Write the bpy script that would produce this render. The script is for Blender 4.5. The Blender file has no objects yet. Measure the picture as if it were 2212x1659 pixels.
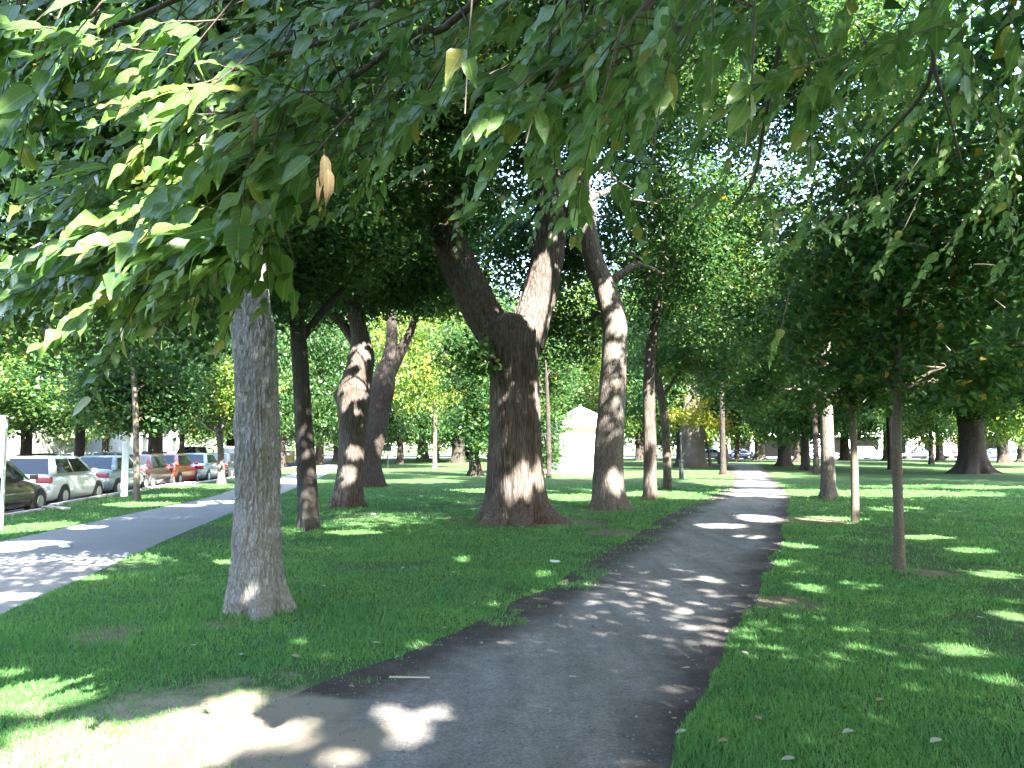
import bpy, math, random
import numpy as np
from mathutils import Vector, Matrix, Quaternion

# ------------------------------------------------------------------ camera, sky, sun, exposure
SC = bpy.context.scene
COL = SC.collection
F = 1720.0                      # focal length in pixels of a 2212 x 1659 picture
CX, CY = 1106.0, 829.5
HOR = 965.0
TILT = math.atan((HOR - CY) / F)
CAMZ = 1.6
cd = bpy.data.cameras.new('camera')
cam = bpy.data.objects.new('camera', cd)
COL.objects.link(cam)
cam.location = (0, 0, CAMZ)
cam.rotation_euler = (math.radians(90) + TILT, 0, 0)
cd.sensor_fit = 'HORIZONTAL'
cd.sensor_width = 36.0
cd.lens = 36.0 * F / 2212.0
cd.clip_start = 0.05
cd.clip_end = 3000
SC.camera = cam

SUN_AZ = math.radians(27)       # from straight behind the camera towards the right
SUN_EL = math.radians(42)
S = np.array([math.sin(SUN_AZ) * math.cos(SUN_EL), -math.cos(SUN_AZ) * math.cos(SUN_EL), math.sin(SUN_EL)])
W = bpy.data.worlds.new('World')
SC.world = W
W.use_nodes = True
nt = W.node_tree
bg = nt.nodes['Background']
sky = nt.nodes.new('ShaderNodeTexSky')
sky.sky_type = 'NISHITA'
sky.sun_disc = False
sky.sun_elevation = SUN_EL
sky.sun_rotation = math.atan2(S[0], S[1])
sky.air_density = 1.0
sky.dust_density = 1.5
nt.links.new(sky.outputs[0], bg.inputs[0])
bg.inputs[1].default_value = 0.14
sl = bpy.data.lights.new('sun', 'SUN')
sl.energy = 5.0
sl.angle = math.radians(0.53)
sl.color = (1.0, 0.95, 0.86)
sun = bpy.data.objects.new('sun', sl)
COL.objects.link(sun)
sun.rotation_euler = Vector(S).to_track_quat('Z', 'Y').to_euler()
sun.location = (20, -40, 60)
SC.view_settings.view_transform = 'Standard'
SC.view_settings.look = 'None'
SC.view_settings.gamma = 1.0
SC.view_settings.use_curve_mapping = False
SC.view_settings.exposure = 4.0
SC.render.engine = 'CYCLES'
SC.cycles.max_bounces = 8
SC.cycles.diffuse_bounces = 5
SC.cycles.glossy_bounces = 2
SC.cycles.transmission_bounces = 4
SC.cycles.transparent_max_bounces = 4
SC.cycles.caustics_reflective = False
SC.cycles.caustics_refractive = False
SC.cycles.use_denoising = True

rng = np.random.default_rng(7)
random.seed(7)

# ------------------------------------------------------------------ helpers
def ray(px, py):
    xc = (px - CX) / F
    yc = (CY - py) / F
    return np.array([xc, math.cos(TILT) - yc * math.sin(TILT), math.sin(TILT) + yc * math.cos(TILT)])

def P(px, py, Y):
    d = ray(px, py)
    return np.array([0, 0, CAMZ]) + d * (Y / d[1])

def G(px, py, z=0.0):
    d = ray(px, py)
    return np.array([0, 0, CAMZ]) + d * ((z - CAMZ) / d[2])

def hash3(i, j, k, seed):
    h = (i.astype(np.int64) * 374761393 + j.astype(np.int64) * 668265263 + k.astype(np.int64) * 2147483647 + seed * 974634777) & 0x7fffffff
    h = ((h ^ (h >> 13)) * 1274126177) & 0x7fffffff
    h = (h ^ (h >> 16)) & 0xffffff
    return h / float(0xffffff)

def vnoise(p, seed=0):
    p = np.asarray(p, dtype=np.float64)
    i = np.floor(p).astype(np.int64)
    f = p - i
    f = f * f * (3 - 2 * f)
    out = 0
    for a in (0, 1):
        wa = f[..., 0] if a else 1 - f[..., 0]
        for b in (0, 1):
            wb = f[..., 1] if b else 1 - f[..., 1]
            for c in (0, 1):
                wc = f[..., 2] if c else 1 - f[..., 2]
                out = out + wa * wb * wc * hash3(i[..., 0] + a, i[..., 1] + b, i[..., 2] + c, seed)
    return out

def fbm(p, oct=3, seed=0):
    p = np.asarray(p, dtype=np.float64)
    s, a, t = 0, 1.0, 0
    for o in range(oct):
        s = s + a * vnoise(p * (2 ** o), seed + o)
        t += a
        a *= .5
    return s / t

def link(o, parent=None):
    COL.objects.link(o)
    if parent is not None:
        o.parent = parent
    return o

def mesh_np(name, V, loops, sizes, mats, smooth=False, matidx=None, uv=None):
    me = bpy.data.meshes.new(name)
    V = np.asarray(V, dtype=np.float32)
    loops = np.asarray(loops, dtype=np.int32).ravel()
    sizes = np.asarray(sizes, dtype=np.int32)
    me.vertices.add(len(V))
    me.vertices.foreach_set('co', V.ravel())
    me.loops.add(len(loops))
    me.loops.foreach_set('vertex_index', loops)
    me.polygons.add(len(sizes))
    st = np.concatenate([[0], np.cumsum(sizes)[:-1]]).astype(np.int32)
    me.polygons.foreach_set('loop_start', st)
    me.polygons.foreach_set('loop_total', sizes)
    if smooth:
        me.polygons.foreach_set('use_smooth', np.ones(len(sizes), dtype=bool))
    if matidx is not None:
        me.polygons.foreach_set('material_index', np.asarray(matidx, dtype=np.int32))
    if uv is not None:
        l = me.uv_layers.new(name='UVMap')
        l.data.foreach_set('uv', np.asarray(uv, dtype=np.float32).ravel())
    me.update(calc_edges=True)
    me.validate()
    for m in (mats if isinstance(mats, (list, tuple)) else [mats]):
        me.materials.append(m)
    return me

class MB:
    """collects simple shapes, then links them as one mesh object"""
    def __init__(s):
        s.v, s.f = [], []
    def add(s, vs, fs):
        n = len(s.v)
        s.v += [tuple(map(float, q)) for q in vs]
        s.f += [tuple(i + n for i in q) for q in fs]
        return s
    def box(s, c, d, rz=0.0):
        x, y, z = d[0] / 2, d[1] / 2, d[2] / 2
        ca, sa = math.cos(rz), math.sin(rz)
        vs = []
        for dz in (-z, z):
            for dx, dy in ((-x, -y), (x, -y), (x, y), (-x, y)):
                vs.append((c[0] + dx * ca - dy * sa, c[1] + dx * sa + dy * ca, c[2] + dz))
        return s.add(vs, [(3, 2, 1, 0), (4, 5, 6, 7), (0, 1, 5, 4), (1, 2, 6, 5), (2, 3, 7, 6), (3, 0, 4, 7)])
    def cyl(s, a, b, r0, r1=None, n=10):
        r1 = r0 if r1 is None else r1
        a, b = Vector(a), Vector(b)
        q = (b - a).to_track_quat('Z', 'Y')
        vs = []
        for p, r in ((a, r0), (b, r1)):
            for i in range(n):
                t = 2 * math.pi * i / n
                vs.append(p + q @ Vector((r * math.cos(t), r * math.sin(t), 0)))
        fs = [(i, (i + 1) % n, n + (i + 1) % n, n + i) for i in range(n)]
        fs += [tuple(range(n - 1, -1, -1)), tuple(range(n, 2 * n))]
        return s.add(vs, fs)
    def loft(s, rings, close=True, caps=True):
        n = len(rings[0])
        vs = [p for r in rings for p in r]
        fs = []
        for k in range(len(rings) - 1):
            for i in range(n if close else n - 1):
                j = (i + 1) % n
                fs.append((k * n + i, k * n + j, (k + 1) * n + j, (k + 1) * n + i))
        if caps:
            fs.append(tuple(range(n - 1, -1, -1)))
            fs.append(tuple((len(rings) - 1) * n + i for i in range(n)))
        return s.add(vs, fs)
    def mesh(s, name, mat, smooth=False, bevel=0, off=(0, 0, 0)):
        V = np.array(s.v) - np.array(off)
        me = bpy.data.meshes.new(name)
        me.from_pydata([tuple(q) for q in V], [], s.f)
        me.update()
        for m in (mat if isinstance(mat, (list, tuple)) else [mat]):
            me.materials.append(m)
        if smooth:
            me.polygons.foreach_set('use_smooth', np.ones(len(me.polygons), dtype=bool))
        return me
    def build(s, name, mat, parent=None, smooth=False, bevel=0, off=None):
        if off is None:
            off = tuple(parent.get('_org', (0, 0, 0))) if parent is not None else (0, 0, 0)
        o = bpy.data.objects.new(name, s.mesh(name, mat, smooth, off=off))
        link(o, parent)
        if bevel:
            b = o.modifiers.new('bevel', 'BEVEL')
            b.width = bevel
            b.segments = 2
            b.limit_method = 'ANGLE'
        return o

ORG = {}
def thing(name, label, cat, loc=(0, 0, 0), rz=0, group=None):
    o = bpy.data.objects.new(name, None)
    o.empty_display_size = .3
    COL.objects.link(o)
    o.location = tuple(float(q) for q in loc)
    o.rotation_euler = (0, 0, rz)
    o['label'] = label
    o['category'] = cat
    if group:
        o['group'] = group
    return o

def tag(o, label, cat, group=None, kind=None):
    if label: o['label'] = label
    if cat: o['category'] = cat
    if group: o['group'] = group
    if kind: o['kind'] = kind
    return o

def ob(name, me, parent=None, loc=(0, 0, 0), rz=0):
    o = bpy.data.objects.new(name, me)
    o.location = loc
    o.rotation_euler = (0, 0, rz)
    return link(o, parent)

# ------------------------------------------------------------------ materials
def new_mat(name):
    m = bpy.data.materials.new(name)
    m.use_nodes = True
    t = m.node_tree
    return m, t, t.nodes, t.links, t.nodes['Principled BSDF']

def tint_wear_and_sun(m, spots, col, noise_amp=.9):  # tints spots for worn soil and for painted-in sunlight
    t = m.node_tree
    N, L = t.nodes, t.links
    b = N['Principled BSDF']
    src = b.inputs['Base Color'].links[0].from_socket
    tc = N.new('ShaderNodeTexCoord')
    nz = N.new('ShaderNodeTexNoise')
    nz.inputs['Scale'].default_value = 2.2
    nz.inputs['Detail'].default_value = 8
    nz.inputs['Roughness'].default_value = .7
    L.new(tc.outputs['Object'], nz.inputs['Vector'])
    def M(op, *a):
        n = N.new('ShaderNodeMath')
        n.operation = op
        for i, q in enumerate(a):
            if isinstance(q, (int, float)): n.inputs[i].default_value = q
            else: L.new(q, n.inputs[i])
        return n.outputs[0]
    tot = None
    for x, y, rad in spots:
        d = N.new('ShaderNodeVectorMath')
        d.operation = 'DISTANCE'
        L.new(tc.outputs['Object'], d.inputs[0])
        d.inputs[1].default_value = (x, y, 0)
        f = M('SUBTRACT', 1.0, M('DIVIDE', d.outputs['Value'], rad))
        tot = f if tot is None else M('MAXIMUM', tot, f)
    f = M('ADD', tot, M('MULTIPLY', M('SUBTRACT', nz.outputs[0], .5), noise_amp * 2))
    f = M('MULTIPLY', f, 2.5)
    f.node.use_clamp = True
    mx = N.new('ShaderNodeMixRGB')
    L.new(f, mx.inputs[0])
    L.new(src, mx.inputs[1])
    mx.inputs[2].default_value = tuple(col) + (1,)
    L.new(mx.outputs[0], b.inputs['Base Color'])
    return m

def simple(name, col, rough=.6, metal=0, spec=.5, noise=0.0, nscale=30, coat=0):
    m, t, N, L, b = new_mat(name)
    b.inputs['Roughness'].default_value = rough
    b.inputs['Metallic'].default_value = metal
    b.inputs['Specular IOR Level'].default_value = spec
    b.inputs['Coat Weight'].default_value = coat
    b.inputs['Coat Roughness'].default_value = .06
    if noise:
        tc = N.new('ShaderNodeTexCoord')
        nz = N.new('ShaderNodeTexNoise')
        nz.inputs['Scale'].default_value = nscale
        nz.inputs['Detail'].default_value = 5
        r = N.new('ShaderNodeValToRGB')
        r.color_ramp.elements[0].position = .3
        r.color_ramp.elements[1].position = .7
        r.color_ramp.elements[0].color = tuple(c * (1 - noise) for c in col) + (1,)
        r.color_ramp.elements[1].color = tuple(min(1, c * (1 + noise)) for c in col) + (1,)
        L.new(tc.outputs['Object'], nz.inputs['Vector'])
        L.new(nz.outputs[0], r.inputs[0])
        L.new(r.outputs[0], b.inputs['Base Color'])
    else:
        b.inputs['Base Color'].default_value = tuple(col) + (1,)
    return m

def leaf_mat(name, dark, light, odd, oddfrac=.03, trans=.45, rough=.45, spec=.35, veins=False):
    m, t, N, L, b = new_mat(name)
    geo = N.new('ShaderNodeNewGeometry')
    r = N.new('ShaderNodeValToRGB')
    e = r.color_ramp.elements
    e[0].position = 0
    e[0].color = tuple(dark) + (1,)
    e[1].position = 1 - oddfrac - .02
    e[1].color = tuple(light) + (1,)
    x = e.new(1 - oddfrac)
    x.color = tuple(odd) + (1,)
    if veins:
        oi = N.new('ShaderNodeObjectInfo')
        ad = N.new('ShaderNodeMath')
        ad.operation = 'ADD'
        L.new(geo.outputs['Random Per Island'], ad.inputs[0])
        L.new(oi.outputs['Random'], ad.inputs[1])
        fr = N.new('ShaderNodeMath')
        fr.operation = 'FRACT'
        L.new(ad.outputs[0], fr.inputs[0])
        L.new(fr.outputs[0], r.inputs[0])
    else:
        L.new(geo.outputs['Random Per Island'], r.inputs[0])
    colout = r.outputs[0]
    if veins:
        uv = N.new('ShaderNodeUVMap')
        sp = N.new('ShaderNodeSeparateXYZ')
        L.new(uv.outputs[0], sp.inputs[0])
        def M(op, a, bb, use=None):
            n = N.new('ShaderNodeMath')
            n.operation = op
            for i, q in enumerate((a, bb)):
                if q is None: continue
                if isinstance(q, (int, float)): n.inputs[i].default_value = q
                else: L.new(q, n.inputs[i])
            return n.outputs[0]
        au = M('ABSOLUTE', M('SUBTRACT', sp.outputs[0], .5), None)
        mid = M('LESS_THAN', au, .022)
        sv = M('FRACT', M('SUBTRACT', M('MULTIPLY', sp.outputs[1], 9.0), M('MULTIPLY', au, 5.0)), None)
        sv = M('LESS_THAN', sv, .10)
        v = M('MAXIMUM', mid, M('MULTIPLY', sv, .55))
        tc = N.new('ShaderNodeTexCoord')
        vo = N.new('ShaderNodeTexVoronoi')
        vo.inputs['Scale'].default_value = 260
        L.new(tc.outputs['Object'], vo.inputs['Vector'])
        spk = M('MULTIPLY', M('LESS_THAN', vo.outputs['Distance'], .16), .6)
        v = M('MAXIMUM', v, spk)
        mx = N.new('ShaderNodeMixRGB')
        mx.inputs[2].default_value = tuple(min(1, c * 2.0 + .02) for c in light) + (1,)
        L.new(M('MULTIPLY', v, .34), mx.inputs[0])
        L.new(r.outputs[0], mx.inputs[1])
        colout = mx.outputs[0]
        bp = N.new('ShaderNodeBump')
        bp.inputs['Strength'].default_value = .35
        bp.inputs['Distance'].default_value = .002
        L.new(v, bp.inputs['Height'])
        L.new(bp.outputs[0], b.inputs['Normal'])
    L.new(colout, b.inputs['Base Color'])
    b.inputs['Roughness'].default_value = rough
    b.inputs['Specular IOR Level'].default_value = spec
    tr = N.new('ShaderNodeBsdfTranslucent')
    hs = N.new('ShaderNodeHueSaturation')
    hs.inputs['Hue'].default_value = .48
    hs.inputs['Saturation'].default_value = 1.1
    hs.inputs['Value'].default_value = 2.2
    L.new(colout, hs.inputs['Color'])
    L.new(hs.outputs[0], tr.inputs['Color'])
    ms = N.new('ShaderNodeMixShader')
    ms.inputs[0].default_value = trans
    L.new(b.outputs[0], ms.inputs[1])
    L.new(tr.outputs[0], ms.inputs[2])
    L.new(ms.outputs[0], N['Material Output'].inputs['Surface'])
    return m

def bark_mat(name, dark, light, scale=9, zs=.16, bump=.8, moss=None, crack=.5, warp=.55):
    m, t, N, L, b = new_mat(name)
    tc = N.new('ShaderNodeTexCoord')
    mp = N.new('ShaderNodeMapping')
    mp.inputs['Scale'].default_value = (scale, scale, scale * zs)
    L.new(tc.outputs['Object'], mp.inputs['Vector'])
    n0 = N.new('ShaderNodeTexNoise')
    n0.inputs['Scale'].default_value = 1.2
    n0.inputs['Detail'].default_value = 3
    L.new(mp.outputs[0], n0.inputs['Vector'])
    mixv = N.new('ShaderNodeMixRGB')
    mixv.blend_type = 'ADD'
    mixv.inputs[0].default_value = warp
    L.new(mp.outputs[0], mixv.inputs[1])
    L.new(n0.outputs['Color'], mixv.inputs[2])
    vo = N.new('ShaderNodeTexVoronoi')
    vo.feature = 'DISTANCE_TO_EDGE'
    vo.inputs['Scale'].default_value = 2.4
    L.new(mixv.outputs[0], vo.inputs['Vector'])
    n1 = N.new('ShaderNodeTexNoise')
    n1.inputs['Scale'].default_value = 4
    n1.inputs['Detail'].default_value = 8
    n1.inputs['Roughness'].default_value = .7
    L.new(mixv.outputs[0], n1.inputs['Vector'])
    cr = N.new('ShaderNodeValToRGB')
    cr.color_ramp.elements[0].position = 0.0
    cr.color_ramp.elements[0].color = (0, 0, 0, 1)
    cr.color_ramp.elements[1].position = .22
    cr.color_ramp.elements[1].color = (1, 1, 1, 1)
    L.new(vo.outputs['Distance'], cr.inputs[0])
    mul = N.new('ShaderNodeMath')
    mul.operation = 'MULTIPLY_ADD'
    mul.inputs[1].default_value = crack
    L.new(cr.outputs[0], mul.inputs[0])
    sc = N.new('ShaderNodeMath')
    sc.operation = 'MULTIPLY'
    sc.inputs[1].default_value = 1.15 - crack
    L.new(n1.outputs[0], sc.inputs[0])
    L.new(sc.outputs[0], mul.inputs[2])
    r = N.new('ShaderNodeValToRGB')
    r.color_ramp.elements[0].position = .18
    r.color_ramp.elements[0].color = tuple(dark) + (1,)
    r.color_ramp.elements[1].position = .95
    r.color_ramp.elements[1].color = tuple(light) + (1,)
    L.new(mul.outputs[0], r.inputs[0])
    big = N.new('ShaderNodeTexNoise')
    big.inputs['Scale'].default_value = 1.6
    big.inputs['Detail'].default_value = 4
    L.new(tc.outputs['Object'], big.inputs['Vector'])
    r2 = N.new('ShaderNodeValToRGB')
    r2.color_ramp.elements[0].position = .35
    r2.color_ramp.elements[1].position = .7
    r2.color_ramp.elements[0].color = (1, 1, 1, 1)
    r2.color_ramp.elements[1].color = tuple(moss or (.75, .72, .7)) + (1,)
    L.new(big.outputs[0], r2.inputs[0])
    mm = N.new('ShaderNodeMixRGB')
    mm.blend_type = 'MULTIPLY'
    mm.inputs[0].default_value = 1
    L.new(r.outputs[0], mm.inputs[1])
    L.new(r2.outputs[0], mm.inputs[2])
    L.new(mm.outputs[0], b.inputs['Base Color'])
    b.inputs['Roughness'].default_value = .9
    b.inputs['Specular IOR Level'].default_value = .15
    bp = N.new('ShaderNodeBump')
    bp.inputs['Strength'].default_value = bump
    bp.inputs['Distance'].default_value = .03
    L.new(mul.outputs[0], bp.inputs['Height'])
    L.new(bp.outputs[0], b.inputs['Normal'])
    return m

def ground_mat(name, cols, scales, bump=.3, bscale=120, rough=.95, spec=.1, bdist=.01):
    """three colours mixed by two noises"""
    m, t, N, L, b = new_mat(name)
    tc = N.new('ShaderNodeTexCoord')
    prev = None
    for i in range(len(cols) - 1):
        nz = N.new('ShaderNodeTexNoise')
        nz.inputs['Scale'].default_value = scales[i]
        nz.inputs['Detail'].default_value = 7
        nz.inputs['Roughness'].default_value = .65
        L.new(tc.outputs['Object'], nz.inputs['Vector'])
        r = N.new('ShaderNodeValToRGB')
        r.color_ramp.elements[0].position = .38
        r.color_ramp.elements[1].position = .64
        L.new(nz.outputs[0], r.inputs[0])
        mx = N.new('ShaderNodeMixRGB')
        L.new(r.outputs[0], mx.inputs[0])
        if prev is None:
            mx.inputs[1].default_value = tuple(cols[0]) + (1,)
        else:
            L.new(prev, mx.inputs[1])
        mx.inputs[2].default_value = tuple(cols[i + 1]) + (1,)
        prev = mx.outputs[0]
    L.new(prev, b.inputs['Base Color'])
    nb = N.new('ShaderNodeTexNoise')
    nb.inputs['Scale'].default_value = bscale
    nb.inputs['Detail'].default_value = 5
    L.new(tc.outputs['Object'], nb.inputs['Vector'])
    bp = N.new('ShaderNodeBump')
    bp.inputs['Strength'].default_value = bump
    bp.inputs['Distance'].default_value = bdist
    L.new(nb.outputs[0], bp.inputs['Height'])
    L.new(bp.outputs[0], b.inputs['Normal'])
    b.inputs['Roughness'].default_value = rough
    b.inputs['Specular IOR Level'].default_value = spec
    return m

LEAF_A = leaf_mat('leaf_green', (.022, .060, .014), (.050, .105, .026), (.20, .16, .03), .02)
LEAF_D = leaf_mat('leaf_deep_green', (.016, .050, .014), (.038, .088, .026), (.10, .12, .02), .02)
LEAF_Y = leaf_mat('leaf_yellow', (.09, .13, .02), (.20, .20, .03), (.28, .22, .03), .12)
LEAF_L = leaf_mat('leaf_light_green', (.055, .11, .022), (.11, .17, .036), (.26, .22, .04), .06)
LEAF_FG = leaf_mat('leaf_large_green', (.05, .115, .03), (.105, .18, .048), (.16, .17, .04), .05, veins=True, spec=.5, rough=.36)
LEAF_BR = leaf_mat('leaf_dry_brown', (.06, .045, .022), (.09, .068, .036), (.10, .078, .042), .05, veins=True, trans=.3)
BARK_GREY = bark_mat('bark_grey', (.09, .088, .085), (.36, .35, .34), 15, .30, 1.0, (.70, .72, .66), .30, 1.8)
BARK_BROWN = bark_mat('bark_furrowed', (.03, .025, .021), (.145, .125, .113), 10, .09, 1.0, (.74, .64, .58), .45)
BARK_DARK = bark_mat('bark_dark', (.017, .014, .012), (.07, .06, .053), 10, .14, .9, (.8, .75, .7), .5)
BARK_SMOOTH = bark_mat('bark_smooth', (.025, .022, .021), (.062, .057, .053), 16, .3, .4, (.85, .85, .8), .25)
BARK_YOUNG = bark_mat('bark_young', (.045, .040, .034), (.17, .15, .125), 24, .4, .5, (.8, .75, .6), .3)
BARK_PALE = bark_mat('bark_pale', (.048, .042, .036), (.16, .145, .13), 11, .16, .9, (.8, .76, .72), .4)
TWIG = simple('twig_bark', (.07, .052, .04), .85, noise=.3, nscale=40)
WHITE = simple('white_paint', (.80, .80, .78), .55)

# ------------------------------------------------------------------ gaps the sun comes through
# ellipses on the ground (centre px, half size px), as the photograph shows them
PATCHES = []
def patch(px, py, rx, ry):
    c = G(px, py)
    n, f = G(px, py + ry), G(px, max(py - ry, HOR + 6))
    lx, rr = G(px - rx, py), G(px + rx, py)
    PATCHES.append((c[0], (n[1] + f[1]) / 2, abs(rr[0] - lx[0]) / 2, abs(f[1] - n[1]) / 2))
for a in [(330, 1625, 250, 62), (460, 1605, 190, 48), (640, 1570, 60, 26), (330, 1600, 320, 60), (120, 1660, 240, 55), (600, 1600, 110, 40), (90, 1500, 150, 50), (80, 1505, 110, 42), (500, 1530, 75, 38), (230, 1690, 260, 50),
          (830, 1548, 56, 34), (930, 1545, 52, 34), (880, 1568, 72, 34), (885, 1590, 62, 36), (960, 1610, 40, 16),
          (725, 1645, 75, 26), (1090, 1575, 30, 12), (1120, 1640, 26, 18), (1085, 1390, 26, 5), (1180, 1512, 22, 7),
          (1440, 1490, 40, 9), (1350, 1650, 60, 10), (1590, 1505, 18, 9), (1750, 1600, 26, 14),
          (2080, 1408, 62, 22), (2150, 1470, 50, 12), (1755, 1272, 36, 9), (1870, 1265, 50, 8), (1690, 1220, 30, 6),
          (1720, 1180, 40, 7), (2150, 1240, 60, 10), (2180, 1330, 50, 12), (1850, 1360, 35, 9), (1770, 1340, 18, 8),
          (1960, 1440, 30, 8), (1000, 1205, 24, 9), (480, 1215, 34, 5), (170, 1400, 90, 16), (270, 1420, 60, 16), (30, 1455, 60, 14),
          (650, 1385, 26, 9), (700, 1420, 24, 8), (900, 1395, 40, 10), (1170, 1240, 20, 6),
          (40, 1180, 90, 14), (0, 1290, 60, 8), (190, 1250, 36, 6), (60, 1140, 90, 12), (180, 1140, 40, 4),
          (1850, 1066, 330, 9), (1640, 1066, 110, 10), (1590, 1044, 100, 9), (1500, 1024, 230, 9), (1240, 1026, 150, 9),
          (1640, 1120, 50, 8), (1560, 1137, 60, 6), (1620, 1160, 40, 5), (1440, 1070, 110, 10), (1250, 1075, 90, 8),
          (1530, 1250, 26, 9), (2050, 1052, 200, 5), (1800, 1122, 90, 7), (2000, 1160, 70, 6), (2100, 1190, 60, 7), (1950, 1100, 80, 6),
          (1060, 1060, 120, 5), (900, 1040, 100, 5), (1000, 1010, 90, 4), (900, 1000, 80, 4), (760, 1150, 60, 6), (1180, 1118, 30, 6),
          (630, 1040, 60, 5), (560, 1075, 40, 3), (480, 1085, 60, 4), (400, 1092, 50, 3), (300, 1090, 80, 6)]:
    patch(*a)
# points in the air that catch the sun: (point, radius)
TARGETS = []
def target(px, py, Y, r, tmin=.35):
    TARGETS.append((P(px, py, Y), r, 1.8 if Y < 4 else tmin))
for a in [(300, 205, 3.3, .16), (440, 390, 3.5, .15), (340, 570, 3.4, .26), (470, 120, 3.5, .10),
          (1165, 640, 17, .5), (1180, 570, 17, .3), (1140, 715, 17, .28), (1150, 880, 17, .22), (1150, 1050, 17, .25), (1095, 1085, 17, .25),
          (1315, 780, 20.5, .3), (1300, 640, 20.5, .22), (1330, 710, 20.5, .2), (1310, 1065, 20.5, .3), (1255, 480, 20.5, .25), (1325, 860, 20.5, .12),
          (770, 800, 21.5, .3), (760, 870, 21.5, .35), (765, 1005, 21.5, .25), (745, 1060, 21.5, .2), (800, 1020, 33, .3),
          (1402, 1060, 24.6, .35), (1400, 960, 24.6, .2), (1441, 1030, 31, .4), (1790, 1040, 25, .45), (1790, 980, 25, .25),
          (1845, 1100, 16.8, .3), (1940, 850, 10.3, .3), (1940, 800, 10.3, .2), (1945, 930, 10.3, .15), (1940, 1000, 10.3, .06), (1940, 1110, 10.3, .1), (1940, 1180, 10.3, .06), (555, 1210, 7.3, .07),
          (1262, 960, 47, 1.5), (1240, 940, 47, 1.2), (1280, 1000, 47, 1.3), (1235, 1000, 47, 1.0), (1480, 880, 58, 1.4), (1540, 900, 58, 1.5),
          (340, 1010, 32, 1.6), (490, 1045, 32, 1.0), (475, 960, 32, .8)]:
    target(*a)

def keep(pos):
    """False for leaves that stand between the sun and one of the sunlit places"""
    g = pos[:, :2] - (S[:2] / S[2])[None, :] * pos[:, 2:3]
    k = np.ones(len(pos), dtype=bool)
    wob = fbm(np.column_stack([g * 1.7, np.zeros(len(g))]), 2, 5) - .5
    wob2 = fbm(np.column_stack([g * 5.0, np.zeros(len(g))]), 2, 9) - .5
    for cx, cy, rx, ry in PATCHES:
        d = np.sqrt(((g[:, 0] - cx) / rx) ** 2 + ((g[:, 1] - cy) / max(ry, .05)) ** 2)
        k &= d > 1.0 + wob * .7 + wob2 * .4
    for p, r, tm in TARGETS:
        v = pos - p[None, :]
        t = v @ S
        d = np.linalg.norm(v - t[:, None] * S[None, :], axis=1)
        k &= ~((t > tm) & (d < r * (1 + wob * 1.8 + wob2 * 1.6)))
    return k

# ------------------------------------------------------------------ leaves and wood
def leaf_arrays(pos, L, r, flat=1.0, droop=(.0, .9), fold=.12, az=None, azs=None):
    n = len(pos)
    a_ = r.uniform(0, 2 * np.pi, n) if az is None else az + r.normal(0, azs, n)
    p_ = -r.uniform(droop[0], droop[1], n)
    ax = np.column_stack([np.cos(a_) * np.cos(p_), np.sin(a_) * np.cos(p_), np.sin(p_)])
    nn = r.normal(0, .55, (n, 3))
    nn[:, 2] += flat
    w = np.cross(ax, nn)
    w /= np.linalg.norm(w, axis=1)[:, None] + 1e-9
    nn = np.cross(w, ax)
    sz = (L * r.uniform(.7, 1.25, n))[:, None]
    base = pos - ax * sz * .5
    tip = base + ax * sz - nn * sz * .1
    m = base + ax * sz * .42
    l = m + w * sz * .36 + nn * sz * fold
    rr = m - w * sz * .36 + nn * sz * fold
    if L >= .19:        # far leaves: one triangle each
        V = np.stack([base - w * sz * .12, m - w * sz * .5, tip, ], axis=1)
        V[:, 0] += (w * sz * .42)
        return V.reshape(-1, 3), np.arange(3 * n)
    V = np.stack([base, rr, tip, l], axis=1).reshape(-1, 3)
    i = np.arange(n)[:, None] * 4
    T = np.concatenate([i + np.array([[0, 1, 2]]), i + np.array([[0, 2, 3]])], axis=1).reshape(-1)
    return V, T

def blob_points(c, rad, n, r, spread=.24, per=24, shell=.45):
    nt_ = max(4, int(n / per))
    d = r.normal(0, 1, (nt_, 3))
    d /= np.linalg.norm(d, axis=1)[:, None]
    q = r.uniform(0, 1, nt_) ** shell
    lump = .75 + .5 * vnoise(d * 2.2 + np.asarray(c)[None, :] * 1.3, 3)
    tw = np.asarray(c)[None, :] + d * q[:, None] * np.asarray(rad)[None, :] * lump[:, None]
    k = r.integers(0, nt_, n)
    return tw[k] + r.normal(0, 1, (n, 3)) * np.array([spread, spread, spread * .55])

NLEAF = [0]
COUNT = []
def crown_mesh(name, blobs, L, lai, mats, seed, org, flat=1.0, zmin=None, carve=True):
    r = np.random.default_rng(seed)
    pts = []
    for c, rad in blobs:
        rad = np.atleast_1d(np.asarray(rad, dtype=float))
        if len(rad) == 1: rad = np.array([rad[0], rad[0], rad[0] * .8])
        n = int(lai * math.pi * rad[0] * rad[1] / (.32 * L * L))
        pts.append(blob_points(c, rad, n, r, spread=max(.2, L * 1.7)))
    pos = np.concatenate(pts)
    if zmin is not None:
        pos = pos[pos[:, 2] > zmin]
    # nothing hangs within 1.2 m of the photographer
    if carve:
        pos = pos[np.linalg.norm(pos - np.array([0, 0, CAMZ]), axis=1) > 2.0]
        pos = pos[keep(pos)]
    NLEAF[0] += len(pos)
    COUNT.append((len(pos), L, seed))
    V, T = leaf_arrays(pos, L, r, flat)
    V = V - np.asarray(org)[None, :]
    nf = len(T) // 3
    mats = mats if isinstance(mats, (list, tuple)) else [mats]
    mi = None
    if len(mats) > 1:
        z = fbm(pos * .55, 2, seed) + r.normal(0, .06, len(pos))
        mi = np.repeat((z > .56).astype(int), nf // len(pos))
    return mesh_np(name, V, T, np.full(nf, 3), mats, matidx=mi)

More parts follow.
